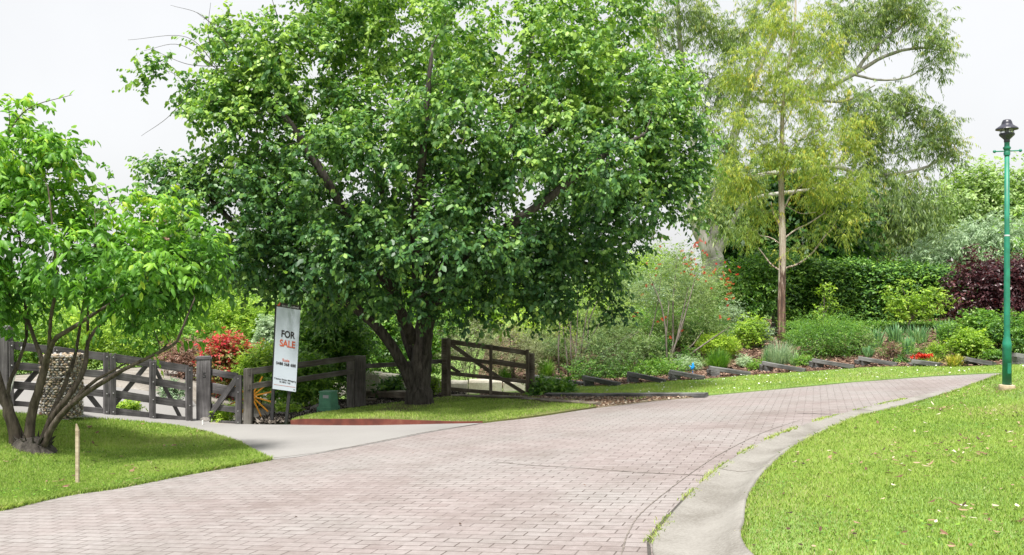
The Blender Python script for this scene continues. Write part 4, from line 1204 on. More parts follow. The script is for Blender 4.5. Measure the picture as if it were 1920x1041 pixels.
# rusty steel edging
t = thing('steel_edging', 'rusty red steel garden edging along the concrete apron', 'garden edging', G(720, 797))
pts = spline(g2([(545, 797), (620, 798), (700, 798), (800, 796), (905, 793.5)]), 0.15)
half = len(pts) // 2 - 4
for part in (pts[:half], pts[half - 1:]):
    vs = []; fs = []
    n_ = len(part)
    for i, p_ in enumerate(part):
        z0 = float(H(*p_)) - 0.03; z1 = float(HP(*p_)) + 0.012
        for dy in (0, 0.012):
            vs += [(p_[0], p_[1] + dy - 0.012, z0), (p_[0], p_[1] + dy - 0.012, z1)]
    for i in range(n_ - 1):
        a = i * 4; b = a + 4
        fs += [(a, b, b + 1, a + 1), (a + 3, b + 3, b + 2, a + 2), (a + 1, b + 1, b + 3, a + 3)]
    fs += [(0, 1, 3, 2), ((n_ - 1) * 4, (n_ - 1) * 4 + 2, (n_ - 1) * 4 + 3, (n_ - 1) * 4 + 1)]
    mb = MB(); mb.add(vs, fs); mb.build('edging_strip', M['corten'], t)

# ------------------------------------------------------------------ the for sale board
sb = G(512, 795); Ys = sb.y
t = thing('sale_sign', 'tall white for sale board leaning on two black posts', 'sign', sb)
def SP(px, py, dy=0.0):
    # the board faces slightly to its right: right edge a little nearer
    Yp = Ys - (px - 512) / 48 * 0.10 + dy
    return W(px, py, Yp)
def quadplate(mb, c4, th):
    nrm = (c4[1] - c4[0]).cross(c4[3] - c4[0]).normalized()
    back = [p - nrm * -th if nrm.y > 0 else p - nrm * th for p in c4]
    vs = list(c4) + back
    mb.add(vs, [(0, 1, 2, 3), (7, 6, 5, 4), (0, 4, 5, 1), (1, 5, 6, 2), (2, 6, 7, 3), (3, 7, 4, 0)])
TL, TR, BR, BL = SP(519, 568), SP(563.5, 575), SP(554.5, 735), SP(511, 729)
rt = (TR - TL); dn = (BL - TL)
def B_(u, v, out=0.0):
    p = TL * (1 - u) * (1 - v) + TR * u * (1 - v) + BR * u * v + BL * (1 - u) * v
    return p + nout * out
nout = rt.cross(dn).normalized()
if nout.y > 0: nout = -nout
mb = MB(); quadplate(mb, [B_(0, 0.037), B_(1, 0.037), B_(1, 1), B_(0, 1)], 0.012); mb.build('panel', M['sign_white'], t)
mb = MB(); quadplate(mb, [B_(0, -0.012, 0.002), B_(1.01, -0.005, 0.002), B_(1.01, 0.040, 0.002), B_(0, 0.040, 0.002)], 0.014); mb.build('header', M['sign_black'], t)
mb = MB(); quadplate(mb, [B_(0.02, -0.012, 0.006), B_(0.16, -0.010, 0.006), B_(0.13, 0.030, 0.006), B_(0.02, 0.030, 0.006)], 0.003); mb.build('logo', M['sign_orange'], t)
R_ = rt.normalized(); Uq = (TL - BL).normalized(); wS = rt.length; hS = dn.length
def stext(name, s, u, v, size, mat, sx=1.0, bold=0.0):
    text_mesh(name, s, size * hS, B_(u, v, 0.004), R_, Uq, mat, t, extr=0.0008, sx=sx, bold=bold)
stext('header_text', 'joe ampleford', 0.58, 0.030, 0.036, 'grey_plaque', 1.02)
stext('for_text', 'FOR', 0.54, 0.383, 0.108, 'sign_black', 0.84, 0.0042)
stext('sale_text', 'SALE', 0.54, 0.492, 0.108, 'sign_orange', 0.86, 0.0042)
stext('name_text', 'Susie', 0.51, 0.664, 0.044, 'sign_orange', 1.0, 0.0008)
stext('phone_text', '0488 568 688', 0.52, 0.711, 0.046, 'sign_black', 0.98, 0.0012)
stext('address_text', '7 Station Street, Mittagong', 0.51, 0.885, 0.026, 'sign_black', 0.98, 0.0004)
stext('office_text', '02 4872 1162', 0.52, 0.915, 0.026, 'sign_black', 0.95, 0.0004)
mb = MB(); quadplate(mb, [B_(0.04, 0.945, 0.003), B_(0.97, 0.947, 0.003), B_(0.97, 0.950, 0.003), B_(0.04, 0.948, 0.003)], 0.001); mb.build('web_line', M['sign_orange'], t)
mb = MB(); quadplate(mb, [B_(0.90, 0.972, 0.003), B_(0.95, 0.972, 0.003), B_(0.95, 0.982, 0.003), B_(0.90, 0.982, 0.003)], 0.001); mb.build('mark', M['sign_black'], t)
# posts behind the panel: the left one shows beside it
for (xt, yt, xb, yb, w_) in ((517.0, 567, 507.5, 795, 0.055), (558.0, 580, 547.5, 789, 0.055)):
    bp_ = G(xb, yb); top = SP(xt, yt); top = Vector((top.x, (top.y + 0.080), top.z)); bt = Vector((bp_.x, top.y + 0.02, float(H(bp_.x, top.y)) - 0.1))
    plank('post', bt, top, w_, 0.045, M['black_steel'], t, jit=0.0003)

# ------------------------------------------------------------------ green utility box
ub = G(616, 776); ub.z = float(H(ub.x, ub.y)) + 0.012; Yu = ub.y
t = thing('utility_box', 'green metal utility box on a plinth beside the rail fence', 'utility box', ub)
k_ = Yu / F
mb = MB()
fdx = Vector((0.93, -0.36, 0)); fdy = Vector((0.36, 0.93, 0))
def tap(mb, z0, z1, a0, b0, a1, b1):
    c = Vector(ub)
    vs = [c + fdx * sx * (a0 if z == z0 else a1) + fdy * (sy * (b0 if z == z0 else b1)) + Vector((0, 0, z)) for z in (z0, z1) for sx, sy in ((-1, -1), (1, -1), (1, 1), (-1, 1))]
    mb.add(vs, [(0, 1, 2, 3)[::-1], (4, 5, 6, 7), (0, 1, 5, 4), (1, 2, 6, 5), (2, 3, 7, 6), (3, 0, 4, 7)])
tap(mb, -0.05, 0.13, 0.165, 0.165, 0.155, 0.155)
mb.build('plinth', M['utility_green'], t)
mb = MB(); tap(mb, 0.13, 0.405, 0.135, 0.135, 0.120, 0.120); tap(mb, 0.405, 0.425, 0.135, 0.135, 0.132, 0.132); mb.build('cabinet', M['utility_green'], t)
mb = MB(); c = Vector(ub) + Vector((0, 0, 0.33)) + fdx * 0.02 - fdy * 0.127; mb.box(c, fdx * 0.06, fdy * 0.004, (0, 0, 0.028)); mb.build('plaque', M['grey_plaque'], t)

# ------------------------------------------------------------------ spoked ornament behind the fence end post
wc = W(472, 743, FA.y + 0.5); zb = float(H(wc.x, wc.y))
t = thing('spoked_ornament', 'orange spoked garden wheel with red hub behind the fence', 'garden ornament', (wc.x, wc.y, zb))
mb = MB(); mb.tube([wc + Vector((-0.045, 0, 0.45)), wc + Vector((-0.045, 0, zb - wc.z - 0.05))], 0.016, 8); mb.build('stake', M['orange_paint'], t, sm=True)
for a in (12, 38, 62, -18, -45, -66, 150, 200, 240, 100):
    a = math.radians(a); d = Vector((math.cos(a), 0.15 * math.cos(a), math.sin(a)))
    plank('spoke', wc + d * 0.03, wc + d * 0.40, 0.026, 0.012, M['orange_paint'], t, jit=0.001)
mb = MB(); hub0 = wc + Vector((0, -0.03, 0)); mb.tube([hub0, hub0 + Vector((0, 0.07, 0))], 0.04, 14); mb.build('hub', M['red_paint'], t)

# ------------------------------------------------------------------ pale stake in the left lawn
s0 = G(145, 911); L_ = 115 / F * s0.y
t0 = s0 + Vector((0.004, 0, L_))
mb = MB()
mb.box((s0 + t0) / 2 + Vector((0, 0, -0.06)), (0.016, 0, 0), (0, 0.014, 0), (0, 0, L_ / 2 + 0.0))
a = s0 + Vector((0, 0, L_ - 0.06))
mb.add([a + Vector(v) for v in ((-.016, -.014, 0), (.016, -.014, 0), (.016, .014, 0), (-.016, .014, 0), (-.012, -.008, .07), (-.006, .008, .065))], [(0, 1, 4), (1, 2, 5, 4), (2, 3, 5), (3, 0, 4, 5)])
o = mb.build('garden_stake', M['stake_wood'], base=s0); tag(o, 'pale splintered timber stake standing in the left lawn', 'stake')

# ------------------------------------------------------------------ stone filled gabion pillar
gb_ = G(97, 787); gb_.y -= 0.0
t = thing('gabion_pillar', 'wire pillar packed with river pebbles before the gate', 'gabion', gb_)
rg = 36 / F * gb_.y; hg = 118 / F * gb_.y
P_ = []; 
rows = 26
cz_ = Vector((gb_.x, gb_.y + rg, gb_.z))
V = []; Fc = []; tn = []
ico = [(0, 0, 1), (.89, 0, .45), (.28, .85, .45), (-.72, .53, .45), (-.72, -.53, .45), (.28, -.85, .45), (.72, .53, -.45), (-.28, .85, -.45), (-.89, 0, -.45), (-.28, -.85, -.45), (.72, -.53, -.45), (0, 0, -1)]
icf = [(0, 1, 2), (0, 2, 3), (0, 3, 4), (0, 4, 5), (0, 5, 1), (1, 6, 2), (2, 7, 3), (3, 8, 4), (4, 9, 5), (5, 10, 1), (2, 6, 7), (3, 7, 8), (4, 8, 9), (5, 9, 10), (1, 10, 6), (11, 7, 6), (11, 8, 7), (11, 9, 8), (11, 10, 9), (11, 6, 10)]
for r_ in range(rows):
    z = (r_ + 0.5) / rows * hg
    for k in range(28):
        a = (k + 0.5 * (r_ % 2) + rnd.uniform(-.3, .3)) / 28 * 2 * math.pi
        rr = rg * rnd.uniform(0.93, 1.0)
        # a softly squared outline
        sq = 1 / max(abs(math.cos(a)), abs(math.sin(a))) ** 0.7
        c = cz_ + Vector((math.cos(a) * rr * sq * .86, math.sin(a) * rr * sq * .86, z + rnd.uniform(-.006, .006)))
        s1, s2 = rnd.uniform(.018, .040), rnd.uniform(.014, .024)
        q = Vector((-math.sin(a), math.cos(a), 0))
        rot = rnd.uniform(-.4, .4)
        n0 = len(V)
        for v in ico:
            V.append(c + (q * math.cos(rot) + Vector((0, 0, math.sin(rot)))) * v[0] * s1 + Vector((math.cos(a), math.sin(a), 0)) * v[1] * s2 + Vector((0, 0, 1)) * v[2] * s2)
        Fc += [tuple(i + n0 for i in f) for f in icf]
        tn += [rnd.random()] * 12
for k in range(90):
    c = cz_ + Vector((rnd.uniform(-.8, .8) * rg, rnd.uniform(-.8, .8) * rg, hg + rnd.uniform(-.02, .01)))
    n0 = len(V); s1, s2 = rnd.uniform(.02, .04), rnd.uniform(.014, .024)
    V += [c + Vector((v[0] * s1, v[1] * s1, v[2] * s2)) for v in ico]; Fc += [tuple(i + n0 for i in f) for f in icf]; tn += [rnd.random()] * 12
me = np_mesh('stones', np.array([tuple(v) for v in V]) - np.array(gb_), np.array(Fc), tn); smooth(me)
link('stones', me, M['pebble'], t)
mb = MB(); mb.lathe(cz_, [(rg * .84, 0), (rg * .84, hg * 0.99)], 20); mb.build('core', M['rock'], t)
mb = MB()
for j in range(7):
    z = hg * j / 6; pts = []
    for k in range(25):
        a = k / 24 * 2 * math.pi; sq = 1 / max(abs(math.cos(a)), abs(math.sin(a))) ** 0.7
        pts.append(cz_ + Vector((math.cos(a) * rg * sq * .92, math.sin(a) * rg * sq * .92, z)))
    mb.tube(pts, 0.0022, 4, cap=False)
for k in range(20):
    a = k / 20 * 2 * math.pi; sq = 1 / max(abs(math.cos(a)), abs(math.sin(a))) ** 0.7
    q = cz_ + Vector((math.cos(a) * rg * sq * .92, math.sin(a) * rg * sq * .92, 0)); mb.tube([q, q + Vector((0, 0, hg))], 0.0022, 4)
mb.build('wire_cage', M['cage_wire'], t)

# pale pipe leaning on the gate behind the young tree
a = G(28, 772); mb = MB(); a.y -= 0.3; a.z = float(H(a.x, a.y)) 
top = W(42, 655, a.y + 0.1); mb.tube([a, top], 0.016, 10); mb.lathe((top.x, top.y, top.z - 0.02), [(0.02, 0), (0.02, 0.05), (0.012, 0.055)], 12)
o = mb.build('leaning_pipe', M['white_pvc'], base=a, sm=False); tag(o, 'pale plastic pipe standing behind the young tree stems', 'pipe')

# rocks in the dark mulch
for px, py, s_, lab in ((600, 772, .16, 'grey rock in dark mulch just left of the green utility box'), (528, 781, .10, 'low dark rock in the mulch between the board posts'), (575, 778, .09, 'small dark rock in the mulch right of the board'), (385, 790, .09, 'pale rounded rock behind the pedestrian gate')):
    b = G(px, py); mb = MB()
    vs = []; n_ = 10
    rings = 6
    for i in range(rings + 1):
        ph = math.pi * i / rings
        for k in range(n_):
            th = 2 * math.pi * k / n_
            v = Vector((math.sin(ph) * math.cos(th), math.sin(ph) * math.sin(th), math.cos(ph)))
            r__ = s_ * (1 + 0.35 * noise.noise(v * 1.6 + Vector((px, 0, 0)))) 
            vs.append(b + Vector((v.x * r__ * 1.3, v.y * r__, v.z * r__ * 0.7 + s_ * 0.25)))
    fs = [(i * n_ + k, i * n_ + (k + 1) % n_, (i + 1) * n_ + (k + 1) % n_, (i + 1) * n_ + k) for i in range(rings) for k in range(n_)]
    mb.add(vs, fs); o = mb.build('rock', M['rock'], base=b); tag(o, lab, 'rock')

# ------------------------------------------------------------------ lamp post
lb = G(1888, 733, HL); Yl = lb.y; kx = Yl / F
t = thing('street_lamp', 'green steel lamp post with dark lantern on the right lawn', 'street lamp', lb)
hz = lambda py: (733 - py) * kx
L0 = Vector((lb.x, lb.y, lb.z))
mb = MB(); mb.lathe(L0, [(.108, -0.1), (.111, 0.06), (.107, hz(722)), (.085, hz(721.3))], 28); mb.build('footing', M['lamp_footing'], t)
mb = MB(); mb.lathe(L0, [(.062, hz(726)), (.061, hz(652)), (.063, hz(651)), (.063, hz(645)), (.060, hz(643)), (.043, hz(632)), (.0415, hz(628)), (.039, hz(445)), (.036, hz(443)), (.0355, hz(442)), (.033, hz(292))], 28); mb.build('pole', M['lamp_green'], t, sm=True)
mb = MB(); mb.lathe(L0, [(.036, hz(443.5)), (.039, hz(443)), (.039, hz(441)), (.036, hz(440.5))], 24); mb.build('joint_ring', M['grey_plaque'], t)
mb = MB(); mb.lathe(L0, [(.033, hz(292)), (.043, hz(291)), (.044, hz(286)), (.038, hz(285)), (.040, hz(281)), (.052, hz(279)), (.052, hz(276)), (.036, hz(275)), (.034, hz(265))], 24); mb.build('collar', M['lamp_green'], t, sm=False)
mb = MB(); mb.tube([L0 + Vector((-.165, 0.02, hz(284))), L0 + Vector((.175, -0.03, hz(283)))], 0.0095, 10, cap=True); mb.build('cross_arm', M['lamp_green'], t, sm=False)
for sx, yy, dx in ((-.17, 284, 0.02), (.18, 283, -0.03)):
    mb = MB(); r_ = 0.023; mb.lathe(L0 + Vector((sx, dx, hz(yy))), [(r_ * math.sin(math.pi * i / 8) + 1e-4, -r_ * math.cos(math.pi * i / 8)) for i in range(9)], 14); mb.build('finial', M['lamp_green'], t, sm=True)
mb = MB(); mb.lathe(L0, [(.034, hz(277)), (.033, hz(268)), (.040, hz(266)), (.040, hz(262)), (.046, hz(261)), (.100, hz(254)), (.104, hz(252)), (.098, hz(250)), (.05, hz(249))], 28); mb.build('bowl', M['lamp_dark'], t, sm=False)
mb = MB(); mb.lathe(L0, [(.088, hz(250)), (.092, hz(241))], 28); mb.build('glass', M['lamp_glass'], t, sm=False)
for k in range(6):
    a = k * math.pi / 3 + .2; q = L0 + Vector((math.cos(a) * .094, math.sin(a) * .094, 0)); mb = MB(); mb.tube([q + Vector((0, 0, hz(251))), q + Vector((0, 0, hz(240)))], 0.0035, 5); mb.build('cage_bar', M['lamp_dark'], t)
mb = MB(); mb.lathe(L0, [(.02, hz(249)), (.022, hz(243)), (.03, hz(242))], 12); mb.build('lamp_socket', M['lamp_dark'], t)
mb = MB(); mb.box(L0 + Vector((0, -.0615, hz(690))), (.026, 0, 0), (0, .003, 0), (0, 0, .075)); mb.build('access_door', M['lamp_green'], t)
mb = MB(); mb.lathe(L0, [(.10, hz(241.5)), (.148, hz(243.5)), (.152, hz(242.5)), (.145, hz(240.5)), (.085, hz(235)), (.074, hz(233)), (.066, hz(229)), (.055, hz(226)), (.048, hz(225)), (.02, hz(224))], 32); mb.build('hood', M['lamp_dark'], t, sm=False)

# little blue bird figure on the edge of the bed
bb = G(1299, 704); bb.z += 0.13
mb = MB()
pts = [(-.05, 0, .02), (0, 0, .06), (.015, 0, .11), (.0, 0, .17), (.02, 0, .20)]
mb.tube([bb + Vector(p) for p in pts], [.015, .042, .036, .024, .008], 10)
mb.tube([bb + Vector((-.01, 0, .07)), bb + Vector((-.09, .02, .12))], [.03, .006], 6)
mb.tube([bb + Vector((0, 0, -.2)), bb + Vector((0, 0, .04))], .006, 6)
o = mb.build('bird_figure', M['bird_blue'], base=bb, sm=True); tag(o, 'small bright blue bird ornament at the garden edge', 'ornament')

# ------------------------------------------------------------------ the big broad tree in the middle
tb = G(785, 757, HP); Yt = tb.y
t = thing('shade_tree', 'huge broad leafy tree shading the grass in the middle', 'tree', tb)
def WP(px, py, dy=0.0): return W(px, py, Yt + dy)
k_ = Yt / F
limbs = [
    ([tb + Vector((0.02, 0, -0.15)), WP(786, 735), WP(788, 700), WP(792, 655), WP(797, 600), WP(806, 550, -.1)], [.31, .25, .215, .19, .165, .13]),
    ([WP(806, 550, -.1), WP(840, 490, -.2), WP(878, 420, -.4), WP(905, 360, -.5), WP(950, 270, -.4), WP(985, 160, 0), WP(1000, 60, .2)], [.115, .11, .10, .09, .075, .05, .03]),
    ([WP(784, 742, -.02), WP(769, 712, -.1), WP(748, 672, -.25), WP(716, 625, -.4), WP(680, 588, -.5), WP(640, 562, -.6), WP(590, 537, -.7), WP(530, 500, -.9), WP(470, 455, -1.0), WP(420, 400, -1.0), WP(370, 350, -1.0)], [.13, .12, .105, .10, .095, .09, .085, .07, .055, .04, .025]),
    ([WP(786, 690, .1), WP(762, 640, .3), WP(748, 580, .6), WP(742, 500, .8), WP(725, 400, 1.0), WP(700, 280, 1.1), WP(690, 160, 1.2), WP(685, 50, 1.2)], [.10, .085, .075, .07, .06, .05, .035, .02]),
    ([WP(775, 640), WP(740, 560, -.4), WP(690, 470, -1.0), WP(630, 370, -1.5), WP(570, 270, -1.7), WP(510, 190, -1.6), WP(440, 130, -1.4), WP(370, 150, -1.2)], [.12, .10, .09, .08, .065, .05, .035, .02]),
    ([WP(792, 640, .1), WP(822, 560, .6), WP(890, 500, 1.1), WP(980, 460, 1.5), WP(1080, 425, 1.6), WP(1180, 380, 1.5), WP(1270, 330, 1.2)], [.14, .12, .10, .085, .07, .05, .03]),
    ([WP(806, 550, -.1), WP(850, 500, -.9), WP(930, 440, -1.8), WP(1030, 370, -2.4), WP(1120, 300, -2.6), WP(1210, 250, -2.4)], [.12, .10, .08, .065, .05, .025]),
    ([WP(795, 610), WP(785, 520, -.8), WP(780, 420, -1.7), WP(790, 320, -2.4), WP(800, 200, -2.7), WP(810, 90, -2.6)], [.13, .11, .09, .07, .05, .03]),
    ([WP(790, 640, .2), WP(800, 540, 1.2), WP(830, 430, 2.2), WP(860, 300, 2.8), WP(880, 180, 3.0), WP(860, 70, 3)], [.12, .10, .085, .07, .05, .03]),
    ([WP(1010, 460, 1.5), WP(1090, 490, 1.2), WP(1150, 520, .8)], [.05, .035, .018]),
    ([WP(530, 500, -.9), WP(510, 430, -.5), WP(490, 330, .2), WP(480, 230, .6)], [.06, .05, .035, .02]),
    ([WP(905, 360, -.5), WP(1000, 270, .3), WP(1100, 190, .9), WP(1200, 110, 1.2)], [.09, .07, .05, .03]),
]
dead = [([WP(797, 665, -.25), WP(801, 625, -.3), WP(801, 598, -.3)], [.05, .042, .035])]
whips = []
for (x0, y0, x1, y1, x2, y2) in ((410, 130, 350, 70, 240, 75), (420, 140, 340, 85, 270, 95), (430, 90, 380, 30, 320, 10), (420, 125, 350, 120, 280, 90), (370, 150, 320, 215, 265, 255),
                                 (400, 110, 390, 60, 395, 5), (520, 30, 512, 5, 505, -20), (440, 60, 400, 45, 370, 25),
                                 (935, 390, 975, 435, 1015, 440), (900, 430, 925, 490, 925, 520), (820, 330, 850, 370, 860, 410)):
    whips.append(([WP(x0, y0, -2.0), WP(x1, y1, -2.1), WP(x2, y2, -2.2)], [.008, .005, .0025]))
lobes = [ell(300, 140, 26, 16, Yt - 1.3, .3), ell(350, 175, 40, 26, Yt - 1.3, .5), ell(420, 160, 60, 46, Yt - 1.3, .8), ell(450, 70, 40, 36, Yt - 1.1, .6), ell(310, 330, 40, 18, Yt - 1.2, .4), ell(380, 270, 60, 24, Yt - 1.2, .5), ell(1045, 550, 40, 26, Yt - .9, .5), ell(700, 330, 230, 170, Yt - 0.6, 2.9), ell(470, 400, 140, 110, Yt - 1.0, 2.0), ell(395, 335, 95, 55, Yt - 1.2, 1.0), ell(480, 245, 110, 85, Yt - 0.9, 1.7), ell(335, 335, 62, 26, Yt - 1.2, .5),
         ell(330, 165, 62, 26, Yt - 1.3, .5), ell(395, 195, 70, 45, Yt - 1.3, .8), ell(470, 120, 90, 75, Yt - 1.0, 1.2), ell(600, 130, 130, 110, Yt - .6, 2.2), ell(720, 50, 110, 90, Yt - .2, 2.4),
         ell(640, -30, 130, 80, Yt, 2.0), ell(860, 90, 85, 90, Yt - .8, 2.4), ell(860, 260, 120, 130, Yt - 1.6, 2.2), ell(1010, 110, 110, 120, Yt, 2.4), ell(1090, 240, 170, 160, Yt - .4, 3.0), ell(1200, 190, 110, 120, Yt + .2, 2.0),
         ell(1260, 300, 78, 80, Yt + .4, 1.4), ell(1200, 370, 105, 70, Yt + .2, 1.8), ell(1090, 430, 130, 90, Yt + .2, 2.2), ell(960, 485, 120, 75, Yt - 1.4, 1.8), ell(1120, 500, 42, 70, Yt - .6, .8), ell(1045, 560, 50, 36, Yt - .9, .7),
         ell(830, 440, 130, 95, Yt - 2.2, 1.4), ell(690, 470, 150, 85, Yt - 1.6, 1.6), ell(560, 490, 110, 68, Yt - 1.2, 1.6), ell(475, 470, 65, 80, Yt - 1.2, 1.0), ell(760, 560, 60, 42, Yt - 1.9, .6), ell(880, 570, 75, 40, Yt - 1.5, .9),
         ell(1120, 30, 110, 75, Yt + .2, 2.0), ell(960, 300, 90, 60, Yt - 2.4, .9), ell(1110, 320, 90, 50, Yt - 2.7, .9), ell(770, 270, 60, 40, Yt - 2.8, .7), ell(660, 270, 80, 45, Yt - 2.6, .8), ell(640, 560, 70, 28, Yt + .6, 1.6),
         ell(930, -10, 50, 60, Yt + .5, 1.2), ell(1150, 580, 16, 34, Yt - .5, .25), ell(500, 545, 22, 30, Yt - 1, .3), ell(760, 500, 190, 70, Yt + 1.6, 1.5), ell(1010, 490, 130, 60, Yt + 1.6, 1.2), ell(600, 430, 130, 80, Yt + 1.4, 1.4)]
C, Nv = sample_lobes(lobes, 2650, 1.9, gap=-0.17, gscale=1.0, seed=3.3)
# real gaps where the sky shows
def keepgap(C, holes):
    u = C[:, 0] / C[:, 1] * F + 960; v = 520.5 - (C[:, 2] - CAM_Z) / C[:, 1] * F
    k = np.ones(len(C), bool)
    for (hx, hy, a, b) in holes: k &= ((u - hx) / a) ** 2 + ((v - hy) / b) ** 2 > 1
    return k
kg = keepgap(C, [(955, 55, 26, 70), (915, 5, 30, 24), (1245, 440, 34, 30), (640, 395, 26, 14), (1180, 540, 30, 40), (350, 260, 70, 34), (300, 225, 50, 30), (560, 15, 22, 20)])
C, Nv = C[kg], Nv[kg]
wood('trunk', limbs, C, 'bark_dark', t, twig=0.006, k_r=0.011, sag=0.12, sides=6, tmax=.06, extra=dead + whips, start_frac=0.3, trunk_n=16)
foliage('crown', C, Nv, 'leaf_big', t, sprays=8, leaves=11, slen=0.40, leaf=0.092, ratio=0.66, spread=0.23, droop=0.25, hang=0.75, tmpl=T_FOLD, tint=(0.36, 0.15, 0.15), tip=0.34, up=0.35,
        ybias=lambda P: 0.40 * sstep(P[:, 2], 1.8, 5.8) - 0.04)  # light from above put into the tint: upper leaves brighter, lower ones darker

# ------------------------------------------------------------------ young spreading tree on the left lawn
lt = G(50, 842, lambda x, y: H(x, y) + 0.02); Yk = lt.y
t = thing('young_tree', 'multi-stemmed young tree with bright leaves on the left lawn', 'tree', lt)
def WK(px, py, dy=0.0): return W(px, py, Yk + dy)
limbs = [
    ([lt + Vector((-.16, .05, -.05)), WK(22, 790), WK(8, 750), WK(-6, 700, .1), WK(-30, 620, .2), WK(-60, 520, .3)], [.105, .085, .075, .065, .05, .03]),
    ([lt + Vector((.0, 0, -.05)), WK(58, 785), WK(72, 735), WK(83, 692), WK(92, 655, -.1), WK(108, 632, -.2), WK(135, 615, -.3), WK(175, 590, -.4), WK(230, 555, -.5), WK(290, 520, -.5)], [.085, .07, .066, .06, .045, .04, .036, .03, .022, .015]),
    ([WK(83, 690), WK(70, 650, .1), WK(52, 600, .2), WK(46, 545, .3), WK(40, 470, .3), WK(30, 400, .2)], [.04, .034, .03, .027, .02, .012]),
    ([lt + Vector((.14, 0, -.04)), WK(100, 780), WK(135, 735), WK(158, 690, .1), WK(166, 640, .2), WK(190, 605, .3), WK(235, 570, .4), WK(280, 540, .4)], [.06, .05, .045, .04, .032, .026, .02, .014]),
    ([lt + Vector((.18, -.05, -.04)), WK(105, 790, -.1), WK(150, 745, -.2), WK(200, 712, -.3), WK(246, 686, -.4), WK(300, 660, -.5), WK(332, 640, -.6), WK(345, 608, -.6), WK(365, 560, -.6)], [.062, .05, .043, .04, .034, .028, .024, .018, .012]),
    ([WK(126, 765, -.1), WK(170, 720, -.1), WK(215, 693, -.1), WK(240, 680, -.1)], [.035, .03, .022, .014]),
    ([lt + Vector((.1, .1, -.04)), WK(100, 770, .3), WK(122, 720, .5), WK(142, 660, .7), WK(150, 610, .8), WK(160, 540, .8), WK(150, 470, .8)], [.05, .04, .035, .03, .026, .02, .012]),
    ([lt + Vector((-.05, .1, -.04)), WK(15, 740, .3), WK(35, 680, .4), WK(50, 620, .5), WK(30, 570, .5), WK(-5, 520, .4)], [.05, .04, .034, .03, .025, .015]),
    ([WK(92, 655, -.1), WK(95, 600, -.3), WK(105, 530, -.5), WK(100, 440, -.6), WK(90, 350, -.5)], [.03, .028, .024, .018, .012]),
    ([WK(166, 640, .2), WK(165, 590, 0), WK(172, 520, -.2), WK(180, 440, -.3)], [.026, .022, .018, .01]),
    ([WK(300, 660, -.5), WK(315, 640, -.3), WK(310, 600, -.2), WK(300, 560, -.1)], [.016, .014, .012, .008]),
]
lobes = [ell(90, 440, 130, 90, Yk, 1.4), ell(215, 475, 130, 75, Yk - .3, 1.3), ell(315, 485, 75, 62, Yk - .5, 1.0), ell(368, 495, 34, 42, Yk - .5, .6), ell(30, 330, 85, 80, Yk + .1, 1.1), ell(-60, 420, 110, 120, Yk, 1.3),
         ell(0, 270, 60, 50, Yk, .7), ell(85, 300, 48, 40, Yk - .1, .5), ell(240, 548, 100, 36, Yk - .2, .9), ell(100, 550, 110, 28, Yk + .2, .8), ell(335, 555, 50, 30, Yk - .5, .5), ell(-50, 560, 90, 60, Yk, 1.0),
         ell(300, 405, 75, 26, Yk - .3, .6), ell(215, 390, 55, 22, Yk - .2, .4), ell(150, 390, 60, 30, Yk, .5), ell(30, 198, 20, 12, Yk - .1, .12), ell(270, 612, 46, 22, Yk - .4, .4), ell(362, 432, 30, 20, Yk - .4, .3)]
C, Nv = sample_lobes(lobes, 455, 1.7, gap=0.02, gscale=1.5, seed=8.1)
kg = keepgap(C, [(40, 455, 30, 16), (95, 475, 30, 14), (210, 425, 26, 16), (150, 560, 30, 14), (285, 420, 14, 10), (60, 590, 30, 12)])
C, Nv = C[kg], Nv[kg]
shoot = [([WK(10, 280, -.1), WK(25, 235, -.1), WK(60, 200, -.12), WK(135, 178, -.15)], [.010, .008, .006, .003]), ([WK(215, 400, -.2), WK(205, 380, -.2), WK(198, 345, -.2)], [.007, .005, .003]),
         ([WK(110, 340, -.2), WK(118, 300, -.2), WK(140, 285, -.2)], [.006, .005, .003]), ([WK(15, 260, -.1), WK(18, 225, -.1), WK(14, 185, -.1)], [.006, .005, .003])]
limbs = [(p_, [r_ * (.78 - .15 * i_ / len(q_)) for i_, r_ in enumerate(q_)]) for p_, q_ in limbs]
wood('trunk', limbs, C, 'bark_brown', t, twig=0.005, k_r=0.008, sag=0.12, sides=6, tmax=.03, extra=shoot, start_frac=0.45, trunk_n=14)
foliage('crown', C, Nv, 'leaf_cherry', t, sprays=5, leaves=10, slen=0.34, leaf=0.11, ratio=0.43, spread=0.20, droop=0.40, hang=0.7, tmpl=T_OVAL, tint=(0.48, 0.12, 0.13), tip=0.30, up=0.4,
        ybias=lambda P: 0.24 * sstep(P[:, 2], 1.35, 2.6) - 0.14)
# leaves on the long top shoots
Pl = []; Dl = []
for pts, _ in shoot:
    P = np.array([tuple(p) for p in pts]); 
    for k in range(len(P) - 1):
        for j in range(7):
            f_ = (j + .5) / 7; p = P[k] * (1 - f_) + P[k + 1] * f_; dd = unit(P[k + 1] - P[k]); s_ = np.array([dd[2], 0, -dd[0]]) * (1 if j % 2 else -1)
            Pl.append(p); Dl.append(dd * .5 + s_ * .8 + nr.normal(0, .2, 3) + np.array([0, 0, -.25]))
leaf_object('shoot_leaves', np.array(Pl), np.array(Dl), np.array([[0, -.6, 1.0]] * len(Pl)) + nr.normal(0, .4, (len(Pl), 3)), 0.10 * nr.uniform(.7, 1.2, len(Pl)), .045, nr.uniform(.6, .95, len(Pl)), 'leaf_cherry', T_OVAL, t)
